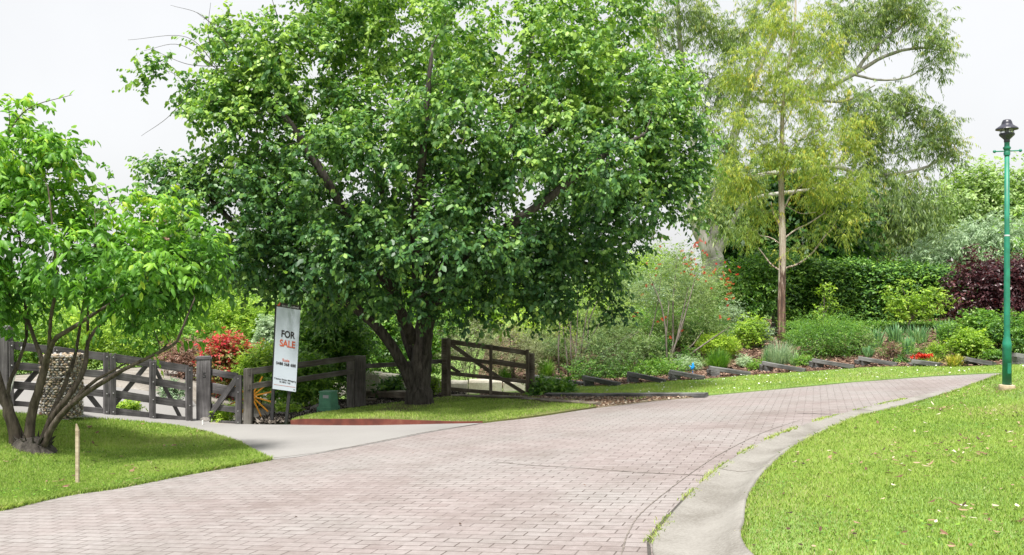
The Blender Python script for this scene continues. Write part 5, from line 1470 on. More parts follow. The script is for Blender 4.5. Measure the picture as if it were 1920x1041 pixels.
# dark torn root collar at its foot
mb = MB()
for k in range(46):
    a = rnd.uniform(0, 6.28); p0 = lt + Vector((0.08 + math.cos(a) * .18, math.sin(a) * .12, rnd.uniform(0, .12)))
    mb.tube([p0, p0 + Vector((math.cos(a) * .08 + rnd.uniform(-.03, .03), math.sin(a) * .06, rnd.uniform(.02, .13)))], [rnd.uniform(.012, .03), .003], 5)
mb.lathe(lt + Vector((.05, 0, -.05)), [(.30, 0), (.24, .08), (.16, .17), (.05, .2)], 12)
mb.build('root_collar', M['bark_dark'], t, sm=False)

# ------------------------------------------------------------------ gum tree in the garden
ge = G(1465, 641); Yg = ge.y
t = thing('gum_tree', 'tall slender gum tree with peeling straight trunk in the garden bed', 'gum tree', ge)
def WG(px, py, dy=0.0): return W(px, py, Yg + dy)
limbs = [([ge + Vector((0, 0, -.2)), WG(1465, 620), WG(1465, 570), WG(1466, 520), WG(1467, 470), WG(1466, 400), WG(1465, 330), WG(1466, 260), WG(1469, 180), WG(1482, 100), WG(1492, 20), WG(1490, -60)], [.155, .135, .125, .118, .108, .098, .085, .072, .055, .042, .03, .015])]
for pts, r_ in (([(1467, 505), (1500, 493), (1525, 472), (1545, 445), (1560, 430)], .035), ([(1463, 508), (1445, 495), (1432, 478), (1422, 465)], .03), ([(1468, 450), (1490, 432), (1515, 420), (1545, 400)], .03),
                ([(1463, 458), (1445, 446), (1425, 442)], .022), ([(1467, 400), (1480, 372), (1500, 350), (1530, 330)], .03), ([(1464, 430), (1450, 400), (1446, 380)], .018), ([(1467, 335), (1490, 300), (1530, 290), (1550, 280)], .025),
                ([(1463, 330), (1440, 325), (1410, 330)], .02), ([(1467, 240), (1500, 180), (1530, 140)], .02), ([(1464, 300), (1430, 270), (1390, 240)], .022), ([(1466, 290), (1495, 265), (1545, 238)], .02),
                ([(1466, 215), (1440, 170), (1410, 150)], .02), ([(1480, 120), (1450, 70), (1430, 50)], .015), ([(1470, 190), (1520, 140), (1560, 100)], .018), ([(1466, 380), (1500, 400), (1530, 398)], .015)):
    dy = rnd.uniform(-.8, .8)
    limbs.append(([WG(x, y, dy * i / len(pts)) for i, (x, y) in enumerate(pts)], [r_ * (1 - .6 * i / len(pts)) for i in range(len(pts))]))
lobes = [ell(1470, 40, 75, 60, Yg, 1.0), ell(1420, 130, 62, 60, Yg - .3, 1.0), ell(1520, 140, 66, 70, Yg + .2, 1.1), ell(1470, 200, 60, 60, Yg - .4, .9), ell(1390, 235, 48, 55, Yg, .8), ell(1400, 320, 46, 46, Yg - .3, .8),
         ell(1550, 250, 58, 60, Yg + .3, 1.0), ell(1590, 305, 50, 50, Yg, .8), ell(1500, 290, 56, 46, Yg - .5, .8), ell(1560, 375, 48, 42, Yg + .1, .8), ell(1520, 350, 40, 36, Yg - .2, .6), ell(1585, 415, 34, 26, Yg, .5), ell(1530, 440, 26, 20, Yg, .4),
         ell(1430, 390, 30, 26, Yg + .3, .5), ell(1400, 425, 34, 26, Yg, .5), ell(1490, 465, 18, 12, Yg - .2, .3), ell(1380, 170, 36, 40, Yg + .4, .6), ell(1450, 270, 36, 40, Yg - .2, .6), ell(1540, 60, 50, 50, Yg, .8), ell(1370, 330, 22, 60, Yg + .3, .4), ell(1600, 210, 26, 44, Yg, .4)]
C, Nv = sample_lobes(lobes, 1050, 1.5, gap=0.05, gscale=1.15, seed=5.5)
wood('trunk', limbs, C, 'bark_gumtree', t, twig=0.006, k_r=0.007, sag=0.05, sides=5, tmax=.025, start_frac=0.35, trunk_n=12)
foliage('crown', C, Nv, 'leaf_gum', t, sprays=8, leaves=15, slen=0.34, leaf=0.125, ratio=0.13, spread=0.24, droop=0.65, hang=1.3, tmpl=T_KITE, tint=(0.46, 0.14, 0.16), tip=0.28, up=0.35)


# ------------------------------------------------------------------ great gum behind
Yb = 40.0
zb = float(H(W(1335, 500, Yb).x, Yb)); gb2 = Vector((W(1335, 500, Yb).x, Yb, zb))
t = thing('gum_tree', 'great white-limbed gum tree towering behind the garden', 'gum tree', gb2)
def WB2(px, py, dy=0.0): return W(px, py, Yb + dy)
limbs = [([gb2 + Vector((0, 0, -.3)), WB2(1336, 505), WB2(1337, 480), WB2(1335, 462)], [.56, .50, .46, .26]),
         ([WB2(1334, 492), WB2(1326, 466), WB2(1311, 435), WB2(1300, 405), WB2(1296, 370), WB2(1300, 300), WB2(1290, 200), WB2(1275, 80), WB2(1270, -20)], [.40, .34, .29, .24, .21, .19, .16, .12, .07]),
         ([WB2(1338, 492), WB2(1339, 462), WB2(1340, 430), WB2(1334, 410), WB2(1345, 360), WB2(1362, 320), WB2(1372, 270), WB2(1400, 180), WB2(1440, 90), WB2(1480, 10)], [.36, .27, .20, .19, .19, .2, .19, .16, .12, .07]),
         ([WB2(1339, 494), WB2(1347, 470), WB2(1361, 445), WB2(1378, 410), WB2(1395, 382), WB2(1420, 370), WB2(1470, 362), WB2(1520, 356), WB2(1552, 350), WB2(1590, 335), WB2(1620, 310)], [.30, .20, .15, .125, .115, .10, .09, .075, .06, .045, .03]),
         ([WB2(1362, 350), WB2(1400, 338), WB2(1430, 328), WB2(1480, 322), WB2(1560, 312), WB2(1620, 328), WB2(1680, 326), WB2(1740, 312), WB2(1780, 285)], [.16, .14, .12, .11, .10, .09, .08, .06, .04]),
         ([WB2(1400, 180), WB2(1460, 190), WB2(1540, 170), WB2(1600, 140), WB2(1660, 105), WB2(1720, 90), WB2(1765, 95)], [.12, .11, .10, .09, .08, .06, .04]),
         ([WB2(1600, 140), WB2(1640, 90), WB2(1690, 50), WB2(1720, 10)], [.09, .08, .06, .03]), ([WB2(1560, 312), WB2(1620, 260), WB2(1680, 220), WB2(1730, 200)], [.10, .08, .06, .03]),
         ([WB2(1600, 140), WB2(1650, 150), WB2(1700, 145), WB2(1745, 120)], [.06, .05, .04, .02]), ([WB2(1290, 200), WB2(1250, 120), WB2(1230, 50)], [.1, .07, .04]), ([WB2(1540, 170), WB2(1590, 80), WB2(1600, 0)], [.1, .07, .04]),
         ([WB2(1500, 182), WB2(1580, 190), WB2(1640, 160)], [.08, .06, .03])]
lobes = [ell(1735, 28, 42, 32, Yb, 1.3), ell(1690, 15, 60, 26, Yb, 1.6), ell(1735, 90, 44, 28, Yb - .5, 1.1), ell(1757, 120, 24, 18, Yb - .5, .6), ell(1640, 40, 60, 50, Yb, 1.6), ell(1560, 60, 60, 60, Yb, 1.6), ell(1690, 190, 40, 28, Yb, 1.1),
         ell(1725, 225, 52, 34, Yb, 1.2), ell(1765, 265, 34, 36, Yb, 1.0), ell(1785, 300, 20, 18, Yb, .5), ell(1650, 240, 55, 36, Yb, 1.4), ell(1690, 280, 50, 26, Yb, 1.2), ell(1600, 200, 50, 50, Yb, 1.5), ell(1620, 290, 46, 40, Yb, 1.3),
         ell(1270, 20, 60, 40, Yb, 1.6), ell(1240, 70, 46, 34, Yb, 1.2), ell(1320, 60, 46, 50, Yb, 1.4), ell(1340, 160, 36, 60, Yb, 1.3), ell(1370, 60, 50, 50, Yb, 1.4), ell(1340, 250, 26, 50, Yb, 1.0), ell(1338, 418, 42, 28, Yb - 1.4, 1.2), ell(1325, 405, 34, 18, Yb - 1.6, .8), ell(1350, 340, 30, 50, Yb, .8),
         ell(1440, 20, 50, 40, Yb, 1.4), ell(1385, 355, 40, 34, Yb - 1.2, .9), ell(1350, 300, 34, 40, Yb - 1.0, .9), ell(1660, 335, 30, 16, Yb, .6), ell(1730, 320, 40, 12, Yb, .6), ell(1375, 420, 28, 22, Yb - 1.3, .5)]
C, Nv = sample_lobes(lobes, 1000, 1.4, gap=0.06, gscale=.7, seed=2.2)
wood('trunk', limbs, C, 'bark_white', t, twig=0.012, k_r=0.010, sag=0.04, sides=5, tmax=.05, start_frac=0.3, trunk_n=14)
foliage('crown', C, Nv, 'leaf_gum_far', t, sprays=8, leaves=13, slen=0.55, leaf=0.22, ratio=0.17, spread=0.42, droop=0.5, hang=1.2, tmpl=T_KITE, tint=(0.42, 0.14, 0.16), tip=0.25, up=0.35)
k = (C[:, 0] / C[:, 1] * F + 960)

# ------------------------------------------------------------------ other trees beyond the garden
def bgtree(name, label, cat, px, pbase, Y, lobes_px, mat, n, leaf, bark='bark_grey', trunk_r=.2, gap=-0.1, group=None, sprays=5, leaves=9, slen=None, ratio=.5, hang=.4, droop=.2, tint=(.5, .14, .16), tmpl=T_KITE, rdm=.8, fork=None, seed=1.0, shell=1.6):
    b = W(px, pbase, Y); b.z = float(H(b.x, Y))
    t = thing(name, label, cat, b, group)
    lob = [ell(a, c_, rx, ry, Y + dy, rx / F * Y * rdm) for (a, c_, rx, ry, dy) in lobes_px]
    C, Nv = sample_lobes(lob, n, shell, gap, 0.8, seed=seed, minz=b.z + 0.1)
    tops = sorted(lobes_px, key=lambda l: l[1])
    limbs = []
    ly = max(l[1] for l in lobes_px)
    f0 = W(fork[0], fork[1], Y) if fork else W(px, ly, Y)
    if f0.z < b.z + .2: f0.z = b.z + .2
    limbs.append(([b + Vector((0, 0, -.3)), (b + f0) / 2 + Vector((rnd.uniform(-.1, .1), 0, 0)), f0], [trunk_r, trunk_r * .8, trunk_r * .65]))
    for (a, c_, rx, ry, dy) in lobes_px[:7]:
        e = W(a, c_ - ry * .5, Y + dy)
        limbs.append(([f0, f0.lerp(e, .5) + Vector((0, 0, .08 * (e - f0).length)), e], [trunk_r * .5, trunk_r * .32, trunk_r * .12]))
    wood('trunk', limbs, C, bark, t, twig=leaf * .06, k_r=.010, sides=4, tmax=trunk_r * .35, start_frac=.3, trunk_n=10)
    foliage('crown', C, Nv, mat, t, sprays, leaves, slen or leaf * 4, leaf, ratio, spread=(slen or leaf * 4) * .8, droop=droop, hang=hang, tmpl=tmpl, tint=tint)
    return t
bgtree('cypress_tree', 'dark dense evergreen behind the two gum trees', 'tree', 1480, 560, 46, [(1470, 440, 100, 90, 0), (1400, 400, 60, 70, 0), (1540, 440, 70, 80, 0), (1490, 360, 70, 50, 0), (1420, 480, 60, 50, 0), (1560, 490, 45, 45, 0), (1480, 490, 80, 50, 0)],
       'leaf_hedge', 900, .34, 'bark_dark', .4, -.3, sprays=6, leaves=9, tint=(.42, .18, .2))
bgtree('gum_tree', 'thin grey-green gum tree with open crown beyond the hedge', 'gum tree', 1672, 540, 48, [(1670, 400, 45, 50, 0), (1625, 380, 30, 40, 0), (1710, 380, 40, 40, 0), (1690, 460, 55, 45, 0), (1640, 470, 30, 40, 0), (1740, 440, 30, 40, 0), (1610, 430, 18, 60, 0)],
       'leaf_gum_far', 420, .34, 'bark_white', .25, .0, sprays=5, leaves=11, ratio=.16, hang=1.3, droop=.6, tint=(.3, .14, .16))
bgtree('broadleaf_tree', 'pale spring-green tree beyond the hedge near the lamp', 'tree', 1840, 560, 50, [(1830, 380, 60, 50, 0), (1780, 400, 40, 40, 0), (1890, 370, 50, 50, 0), (1940, 390, 50, 60, 0), (1830, 340, 30, 22, 0), (1760, 440, 40, 30, 0), (1880, 430, 60, 30, 0)],
       'leaf_pale', 560, .26, 'bark_grey', .25, .0, sprays=5, leaves=9, tint=(.5, .15, .16))
bgtree('willow_tree', 'soft grey-green willow-like tree above the purple maple', 'tree', 1830, 560, 42, [(1830, 470, 70, 40, 0), (1760, 490, 50, 36, 0), (1890, 460, 60, 45, 0), (1950, 470, 50, 60, 0), (1730, 520, 30, 30, 0), (1850, 520, 90, 30, 0)],
       'leaf_grey', 760, .20, 'bark_grey', .25, -.3, sprays=6, leaves=11, ratio=.28, hang=.7, droop=.4)
bgtree('broadleaf_tree', 'bright green bushy tree left of the tall hedge', 'tree', 1400, 620, 29.5, [(1400, 545, 52, 50, 0), (1430, 510, 36, 30, 0), (1370, 520, 26, 30, 0), (1385, 580, 40, 26, 0), (1435, 570, 30, 40, 0)],
       'leaf_green', 520, .11, 'bark_grey', .1, -.2, sprays=6, leaves=9, tint=(.5, .16, .18))
bgtree('purple_maple', 'dark purple maple behind the shrubs right of the hedge', 'maple', 1870, 640, 28.5, [(1870, 540, 60, 36, 0), (1820, 520, 40, 20, 0), (1915, 530, 50, 40, 0), (1820, 560, 46, 24, 0), (1850, 500, 24, 14, 0), (1960, 540, 50, 60, 0), (1870, 585, 70, 24, 0), (1830, 500, 20, 12, 0), (1930, 505, 30, 16, 0)],
       'leaf_purple', 620, .12, 'bark_dark', .1, -.15, sprays=6, leaves=9, ratio=.45, tint=(.45, .18, .2), droop=.3)
bgtree('young_maple', 'small light green maple standing before the dark hedge', 'maple', 1708, 634, 27.5, [(1700, 562, 32, 12, 0), (1735, 577, 30, 9, 0), (1712, 588, 36, 8, 0), (1690, 538, 18, 10, 0), (1746, 552, 20, 8, 0), (1672, 578, 18, 8, 0), (1775, 563, 12, 6, 0), (1662, 546, 10, 5, 0), (1705, 525, 8, 8, 0)],
       'leaf_bright', 170, .08, 'bark_grey', .035, -.1, sprays=5, leaves=8, tint=(.4, .13, .15), fork=(1708, 600), hang=.2, slen=.17)
bgtree('sapling', 'thin light green sapling before the hedge beside the gum trunk', 'sapling', 1545, 625, 27.5, [(1545, 560, 18, 24, 0), (1550, 590, 26, 14, 0), (1537, 575, 20, 14, 0), (1560, 575, 12, 14, 0), (1548, 540, 8, 10, 0)],
       'leaf_bright', 80, .075, 'bark_grey', .02, -.1, sprays=4, leaves=7, tint=(.4, .14, .15), hang=.2, slen=.15)

# hedges
def hedge(name, label, x0, x1, ytop, Y, depth, mat, leaf, n, y1top=None, Y1=None, bump=.12, clip=False):
    Y1 = Y1 or Y
    a, b = W(x0, ytop, Y), W(x1, y1top or ytop, Y1)
    za = float(H(a.x, Y)); zb2 = float(H(b.x, Y1))
    base = Vector((a.x, a.y, za))
    t = thing(name, label, 'hedge', base)
    m_ = n
    u = nr.random(m_); side = nr.random(m_)
    hx = a.x + (b.x - a.x) * u; hy = a.y + (b.y - a.y) * u
    zt = a.z + (b.z - a.z) * u; zg = za + (zb2 - za) * u
    top = side > .72
    f = nr.random(m_)
    bn = np.array([noise.noise(Vector((x * 1.1, s * 3, k * 1.3))) for x, s, k in zip(hx, side, f)])
    z = np.where(top, zt + bn * bump * .8, zg + (zt - zg) * f)
    y = np.where(top, hy + depth * nr.random(m_), hy + bn * bump)
    C = np.stack([hx, y, z], 1)
    Nv = np.where(top[:, None], np.array([0, 0, 1.0]), np.array([0, -1.0, 0.25]))
    C += nr.normal(0, .02 if clip else .04, C.shape)
    # solid dark brown core set inside the leaves
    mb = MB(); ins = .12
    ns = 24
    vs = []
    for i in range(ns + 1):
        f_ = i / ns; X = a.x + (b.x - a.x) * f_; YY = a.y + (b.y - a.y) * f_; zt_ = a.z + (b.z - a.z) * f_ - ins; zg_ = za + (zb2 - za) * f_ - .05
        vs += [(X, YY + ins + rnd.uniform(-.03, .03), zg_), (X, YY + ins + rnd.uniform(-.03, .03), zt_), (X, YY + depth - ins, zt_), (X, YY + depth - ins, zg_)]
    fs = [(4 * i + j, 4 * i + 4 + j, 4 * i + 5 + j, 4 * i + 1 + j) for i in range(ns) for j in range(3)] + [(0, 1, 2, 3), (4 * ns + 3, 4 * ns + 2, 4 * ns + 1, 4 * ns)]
    mb.add(vs, fs); mb.build('inner_core', M['bark_dark'], t)
    foliage('foliage', C, Nv, mat, t, 4, 7, leaf * 2.6, leaf, .55, spread=leaf * 2.2, droop=.1, hang=.3, tint=(.58, .2, .2), up=.3, outw=1.0)
    return t
hedge('tall_hedge', 'tall dark clipped hedge across the back of the garden', 1470, 1800, 504, 30.5, 1.6, 'leaf_hedge', .11, 3000, y1top=517, bump=.3)
hedge('low_hedge', 'low clipped box hedge below the tall dark hedge', 1472, 1800, 612, 28.2, .7, 'leaf_green', .05, 1500, clip=True, bump=.05)

# ------------------------------------------------------------------ shrubs of the garden bed
shrub('bottlebrush', 'large airy bottlebrush bush dotted with red flowers', 'shrub', 1250, 698, 250, 245, 'leaf_olive', n=620, leaf=.075, ratio=.2, sprays=6, leaves=11, rd=1.5, stems=3, stem_from=.22, sr=.02, bark='bark_grey', tint=(.6, .16, .18), gap=-.05,
      lobes=[ell(1255, 540, 88, 74, 25.2, 1.3), ell(1190, 560, 46, 60, 25, 1.0), ell(1325, 560, 48, 60, 25.4, 1.1), ell(1260, 490, 62, 34, 25.3, 1.1), ell(1240, 610, 70, 30, 25, .8), ell(1350, 600, 36, 26, 25.2, .6)], slen=.3)
bt = bpy.data.objects['bottlebrush']
# visible curved stems and the red flower heads
mb = MB()
for pts in ([(1246, 695), (1247, 660), (1250, 620), (1255, 560)], [(1252, 695), (1258, 660), (1275, 630), (1285, 590)], [(1248, 697), (1275, 668), (1300, 645), (1318, 620)], [(1262, 694), (1300, 660), (1340, 632), (1370, 612)],
            [(1186, 697), (1208, 655), (1222, 620), (1235, 560), (1240, 510)], [(1258, 694), (1262, 640), (1262, 560), (1270, 480)]):
    mb.tube([W(x, y, 24.2 + .2 * i) for i, (x, y) in enumerate(pts)], [.034, .026, .02, .012][:len(pts)] + [.008] * (len(pts) - 4), 7)
mb.build('stems', M['bark_grey'], bt, sm=True)
fp = []
for (x, y, s_, m_) in ((1355, 528, 30, 12), (1335, 510, 40, 12), (1300, 500, 40, 10), (1305, 480, 26, 8), (1365, 560, 20, 6), (1355, 595, 12, 3), (1190, 588, 14, 4), (1245, 600, 12, 4), (1215, 540, 30, 4), (1270, 620, 20, 3), (1240, 450, 14, 4), (1310, 462, 20, 8), (1230, 505, 20, 4)):
    for k in range(m_):
        q = W(x + rnd.gauss(0, s_ * .5), y + rnd.gauss(0, s_ * .4), 24.35 + rnd.uniform(-.2, .3)); fp.append(tuple(q))
fp = np.array(fp); nn_ = len(fp); m_ = 40
ax = unit(nr.normal(0, 1, (nn_, 3)) * [1, 1, .5]); T_ = nr.uniform(-.5, .5, (nn_, m_))
P = fp[:, None] + ax[:, None] * (T_ * .10)[..., None]; D = unit(np.cross(np.repeat(ax[:, None], m_, 1), nr.normal(size=(nn_, m_, 3))))
leaf_object('flowers', P.reshape(-1, 3), D.reshape(-1, 3), nr.normal(size=(nn_ * m_, 3)), .035, .010, nr.random(nn_ * m_), 'petal_red', T_KITE, bt)

t = shrub('multistem_shrub', 'open multi-stemmed shrub with bare fanning stems behind sleepers', 'shrub', 1085, 708, 210, 180, 'leaf_olive', n=260, leaf=.07, ratio=.2, sprays=5, leaves=10, stems=1, bark='bark_grey', tint=(.5, .16, .18), gap=.0, slen=.3,
      lobes=[ell(1060, 560, 55, 34, 24.4, 1.0), ell(1130, 570, 50, 40, 24.4, 1.0), ell(1020, 590, 40, 30, 24.2, .8), ell(1160, 610, 40, 28, 24.2, .7), ell(1090, 610, 60, 24, 24.6, .8), ell(1090, 530, 60, 24, 24.4, .8)])
mb = MB()
for pts in ([(1066, 706), (1062, 660), (1056, 620), (1060, 570), (1066, 520)], [(1080, 706), (1080, 660), (1082, 620), (1084, 560), (1080, 500)], [(1078, 708), (1095, 672), (1110, 630), (1128, 600), (1145, 570)], [(1082, 708), (1110, 680), (1140, 655), (1170, 640), (1200, 620)],
            [(1084, 707), (1118, 672), (1150, 648), (1185, 625)], [(1076, 706), (1070, 660), (1070, 600), (1075, 540)], [(1082, 706), (1092, 640), (1100, 590), (1110, 540)], [(1048, 700), (1047, 650), (1050, 600), (1046, 540)], [(1080, 706), (1100, 650), (1105, 600), (1130, 540)]):
    mb.tube([W(x, y, 23.75 + .12 * i) for i, (x, y) in enumerate(pts)], [.028, .022, .018, .013, .008][:len(pts)], 7)
mb.build('stems', M['bark_grey'], t, sm=True)

SH = [ # name, label, px, py, w, h, mat, kw
 ('shrub', 'dull olive shrub low among the fanning stems', 1140, 708, 110, 92, 'leaf_olive', dict(n=190, leaf=.06, ratio=.25, sprays=6, tint=(.32, .15, .15))),
 ('shrub', 'soft green shrub between the two bare-stemmed shrubs', 1205, 700, 90, 80, 'leaf_olive', dict(n=150, leaf=.06, ratio=.25, sprays=5, tint=(.5, .15, .15))),
 ('shrub', 'dark glossy shrub behind the bottlebrush stems', 1225, 690, 80, 60, 'leaf_hedge', dict(n=120, leaf=.06, sprays=5)),
 ('shrub', 'small dark green shrub right of the bottlebrush stems', 1290, 688, 50, 36, 'leaf_hedge', dict(n=70, leaf=.05, sprays=5, tint=(.6, .15, .15))),
 ('clipped_ball', 'low clipped ball shrub glowing yellow-green', 1345, 674, 80, 50, 'leaf_bright', dict(n=620, leaf=.035, sprays=5, leaves=8, slen=.08, shell=6, tint=(.72, .12, .16), rd=.55, stem_from=.1)),
 ('shrub', 'light green leafy shrub right of the clipped ball', 1408, 655, 60, 62, 'leaf_bright', dict(n=150, leaf=.075, ratio=.35, sprays=5, tint=(.45, .15, .18))),
 ('shrub', 'pale airy shrub rising behind the clipped ball', 1370, 640, 70, 80, 'leaf_grey', dict(n=110, leaf=.07, ratio=.3, sprays=5, tint=(.45, .15, .18))),
 ('shrub', 'large rounded olive-green shrub in front of the hedge', 1555, 668, 150, 72, 'leaf_green', dict(n=430, leaf=.055, ratio=.32, sprays=6, leaves=10, tint=(.48, .14, .18), rd=1.0)),
 ('shrub', 'low grey-green shrub joined to the right of the rounded one', 1612, 666, 60, 46, 'leaf_olive', dict(n=110, leaf=.05, ratio=.3, sprays=5, tint=(.6, .15, .18))),
 ('shrub', 'yellow-green leafy shrub left of the lamp post', 1818, 674, 66, 56, 'leaf_bright', dict(n=200, leaf=.08, ratio=.45, sprays=5, tint=(.3, .15, .18))),
 ('shrub', 'upright leafy shrub with a tall shoot before the purple maple', 1835, 660, 60, 84, 'leaf_green', dict(n=150, leaf=.09, ratio=.45, sprays=5, tint=(.65, .15, .18))),
 ('shrub', 'dense dark green shrub behind the lamp post', 1890, 662, 110, 70, 'leaf_green', dict(n=300, leaf=.07, ratio=.45, sprays=5, tint=(.45, .18, .2))),
 ('shrub', 'mid green shrub at the right end of the low hedge', 1795, 655, 70, 52, 'leaf_green', dict(n=150, leaf=.06, ratio=.4, sprays=5, tint=(.6, .15, .2))),
 ('shrub', 'small lime-green bush left of the red flowers', 1762, 676, 44, 36, 'leaf_bright', dict(n=110, leaf=.045, ratio=.3, sprays=5, tint=(.4, .15, .18))),
 ('shrub', 'bronze brown twiggy bush among the irises', 1672, 676, 26, 40, 'leaf_pink', dict(n=50, leaf=.04, ratio=.3, sprays=5, tint=(.35, .2, .2))),
 ('shrub', 'dark shrub right of the lamp post behind the stacked sleepers', 1935, 672, 60, 60, 'leaf_green', dict(n=140, leaf=.06, ratio=.45, sprays=5, tint=(.4, .18, .2))),
 ('ground_cover', 'low dark green ground cover above the second sleeper step', 1130, 712, 140, 22, 'leaf_green', dict(n=190, leaf=.06, ratio=.35, sprays=5, tint=(.4, .15, .18), rd=.5)),
 ('ground_cover', 'low green plants above the third sleeper step', 1240, 706, 100, 24, 'leaf_green', dict(n=140, leaf=.06, ratio=.3, sprays=5, tint=(.6, .15, .18), rd=.4)),
 ('ivy', 'ivy patch spilling over the timber beside the farm gate', 1035, 738, 80, 20, 'leaf_green', dict(n=170, leaf=.07, ratio=.8, sprays=4, tint=(.6, .16, .18), rd=.5)),
 ('ivy', 'dark ivy clump at the foot of the gate latch post', 1015, 742, 40, 16, 'leaf_hedge', dict(n=70, leaf=.06, ratio=.8, sprays=4, tint=(.7, .16, .18), rd=.25)),
 ('ground_cover', 'variegated pale ground cover beside the blue bird', 1285, 698, 56, 26, 'leaf_grey', dict(n=100, leaf=.05, ratio=.25, sprays=5, tint=(.7, .16, .18), rd=.3)),
 ('ground_cover', 'silvery low plant between the tussock bush and sleeper', 1397, 690, 30, 24, 'leaf_grey', dict(n=60, leaf=.05, ratio=.3, sprays=5, tint=(.8, .14, .15), rd=.3)),
 ('ground_cover', 'small green mound right of the silvery plant', 1418, 696, 34, 22, 'leaf_green', dict(n=60, leaf=.045, ratio=.3, sprays=5, tint=(.75, .14, .15), rd=.3)),
 ('ground_cover', 'bright green mound below the lavender clump', 1507, 688, 38, 22, 'leaf_green', dict(n=70, leaf=.045, ratio=.3, sprays=5, tint=(.75, .14, .15), rd=.3)),
 ('ground_cover', 'tiny dark mound between long and low sleeper steps', 1690, 682, 30, 12, 'leaf_hedge', dict(n=40, leaf=.04, sprays=5, rd=.25)),
 ('ground_cover', 'low green mat above the sleeper left of the lamp', 1868, 678, 44, 18, 'leaf_green', dict(n=80, leaf=.05, ratio=.4, sprays=5, tint=(.6, .14, .15), rd=.3)),
]
for (nm, lab, px, py, w_, h_, mt, kw) in SH:
    shrub(nm, lab, 'ivy' if nm == 'ivy' else 'ground cover' if nm == 'ground_cover' else 'shrub', px, py, w_, h_, mt, **kw)
# taller shoot
tuft('tussock_bush', 'rounded green and rust tussock bush above a sleeper step', 'tussock', 1347, 697, 62, 48, 'leaf_green', n=900, wid=.012, flop=.5, base=.22, tint=(.5, .2))
tuft('tussock', 'fine green tussock right of the farm gate', 'tussock', 1022, 710, 50, 42, 'leaf_green', n=420, wid=.012, flop=.6, tint=(.6, .2))
tuft('tussock', 'dark tussock seen through the farm gate rails', 'tussock', 948, 716, 52, 36, 'leaf_green', n=300, wid=.014, flop=.6, tint=(.4, .2))
tuft('strap_leaf_clump', 'pale strap leaves behind the tussock bush', 'strap leaf plant', 1360, 665, 60, 40, 'iris', n=110, wid=.03, flop=.6, tint=(.5, .2))
o = tuft('lavender_clump', 'grassy lavender clump with pale flower spikes before the gum trunk', 'lavender', 1462, 685, 70, 52, 'leaf_grey', n=520, wid=.012, flop=.35, tint=(.5, .25))
tuft('strap_leaf_clump', 'pale iris leaves at the left side of the lavender clump', 'strap leaf plant', 1437, 684, 22, 44, 'iris', n=60, wid=.028, flop=.3, tint=(.7, .2))
tuft('strap_leaf_clump', 'pale iris leaves at the right side of the lavender clump', 'strap leaf plant', 1490, 688, 26, 34, 'iris', n=60, wid=.028, flop=.4, tint=(.8, .2))
for x_, y_, w_, h_, lab in ((1640, 655, 40, 44, 'pale iris clump right of the large rounded shrub'), (1680, 645, 46, 40, 'grey-green iris clump behind the bronze bush'), (1722, 646, 50, 42, 'grey-green iris clump under the light green maple'), (1772, 640, 44, 44, 'blue-green iris clump at the end of the low hedge'),
                            (1628, 673, 24, 26, 'small pale iris tuft above the long sleeper step'), (1702, 668, 30, 40, 'pale leaning iris tuft left of the red flowers')):
    tuft('iris_clump', lab, 'iris', x_, y_, w_, h_, 'iris', n=130, wid=.035, flop=.3, tint=(.5, .22), group='iris clumps below the hedge', stiff=True)
tuft('daylily_clump', 'yellowing strap leaves above the low sleeper step', 'strap leaf plant', 1790, 689, 50, 28, 'yellow_strap', n=140, wid=.03, flop=.9, tint=(.55, .25))
tuft('daylily_clump', 'green and yellow strap leaves beside the red flowers', 'strap leaf plant', 1752, 686, 40, 20, 'yellow_strap', n=90, wid=.028, flop=.9, tint=(.35, .25))
rf = G(1731, 683)
t = thing('red_flowers', 'cluster of red and orange flowers above the sleepers', 'flowers', rf)
n_ = 40; c_ = np.array(rf) + nr.normal(0, 1, (n_, 3)) * [.10, .05, .02] + [0, 0, .20]
leaf_object('petals', np.repeat(c_, 7, 0), nr.normal(0, 1, (n_ * 7, 3)), nr.normal(0, 1, (n_ * 7, 3)), .075, .055, nr.random(n_ * 7), 'petal_red', T_KITE, t)
tuft('leaves', '', '', 1731, 684, 44, 16, 'leaf_green', n=90, wid=.03, flop=.8, tint=(.5, .2)).name = 'leaf_tuft'
o = bpy.data.objects['leaf_tuft']; tag(o, 'green leaf tuft under the red flowers', 'flowers')

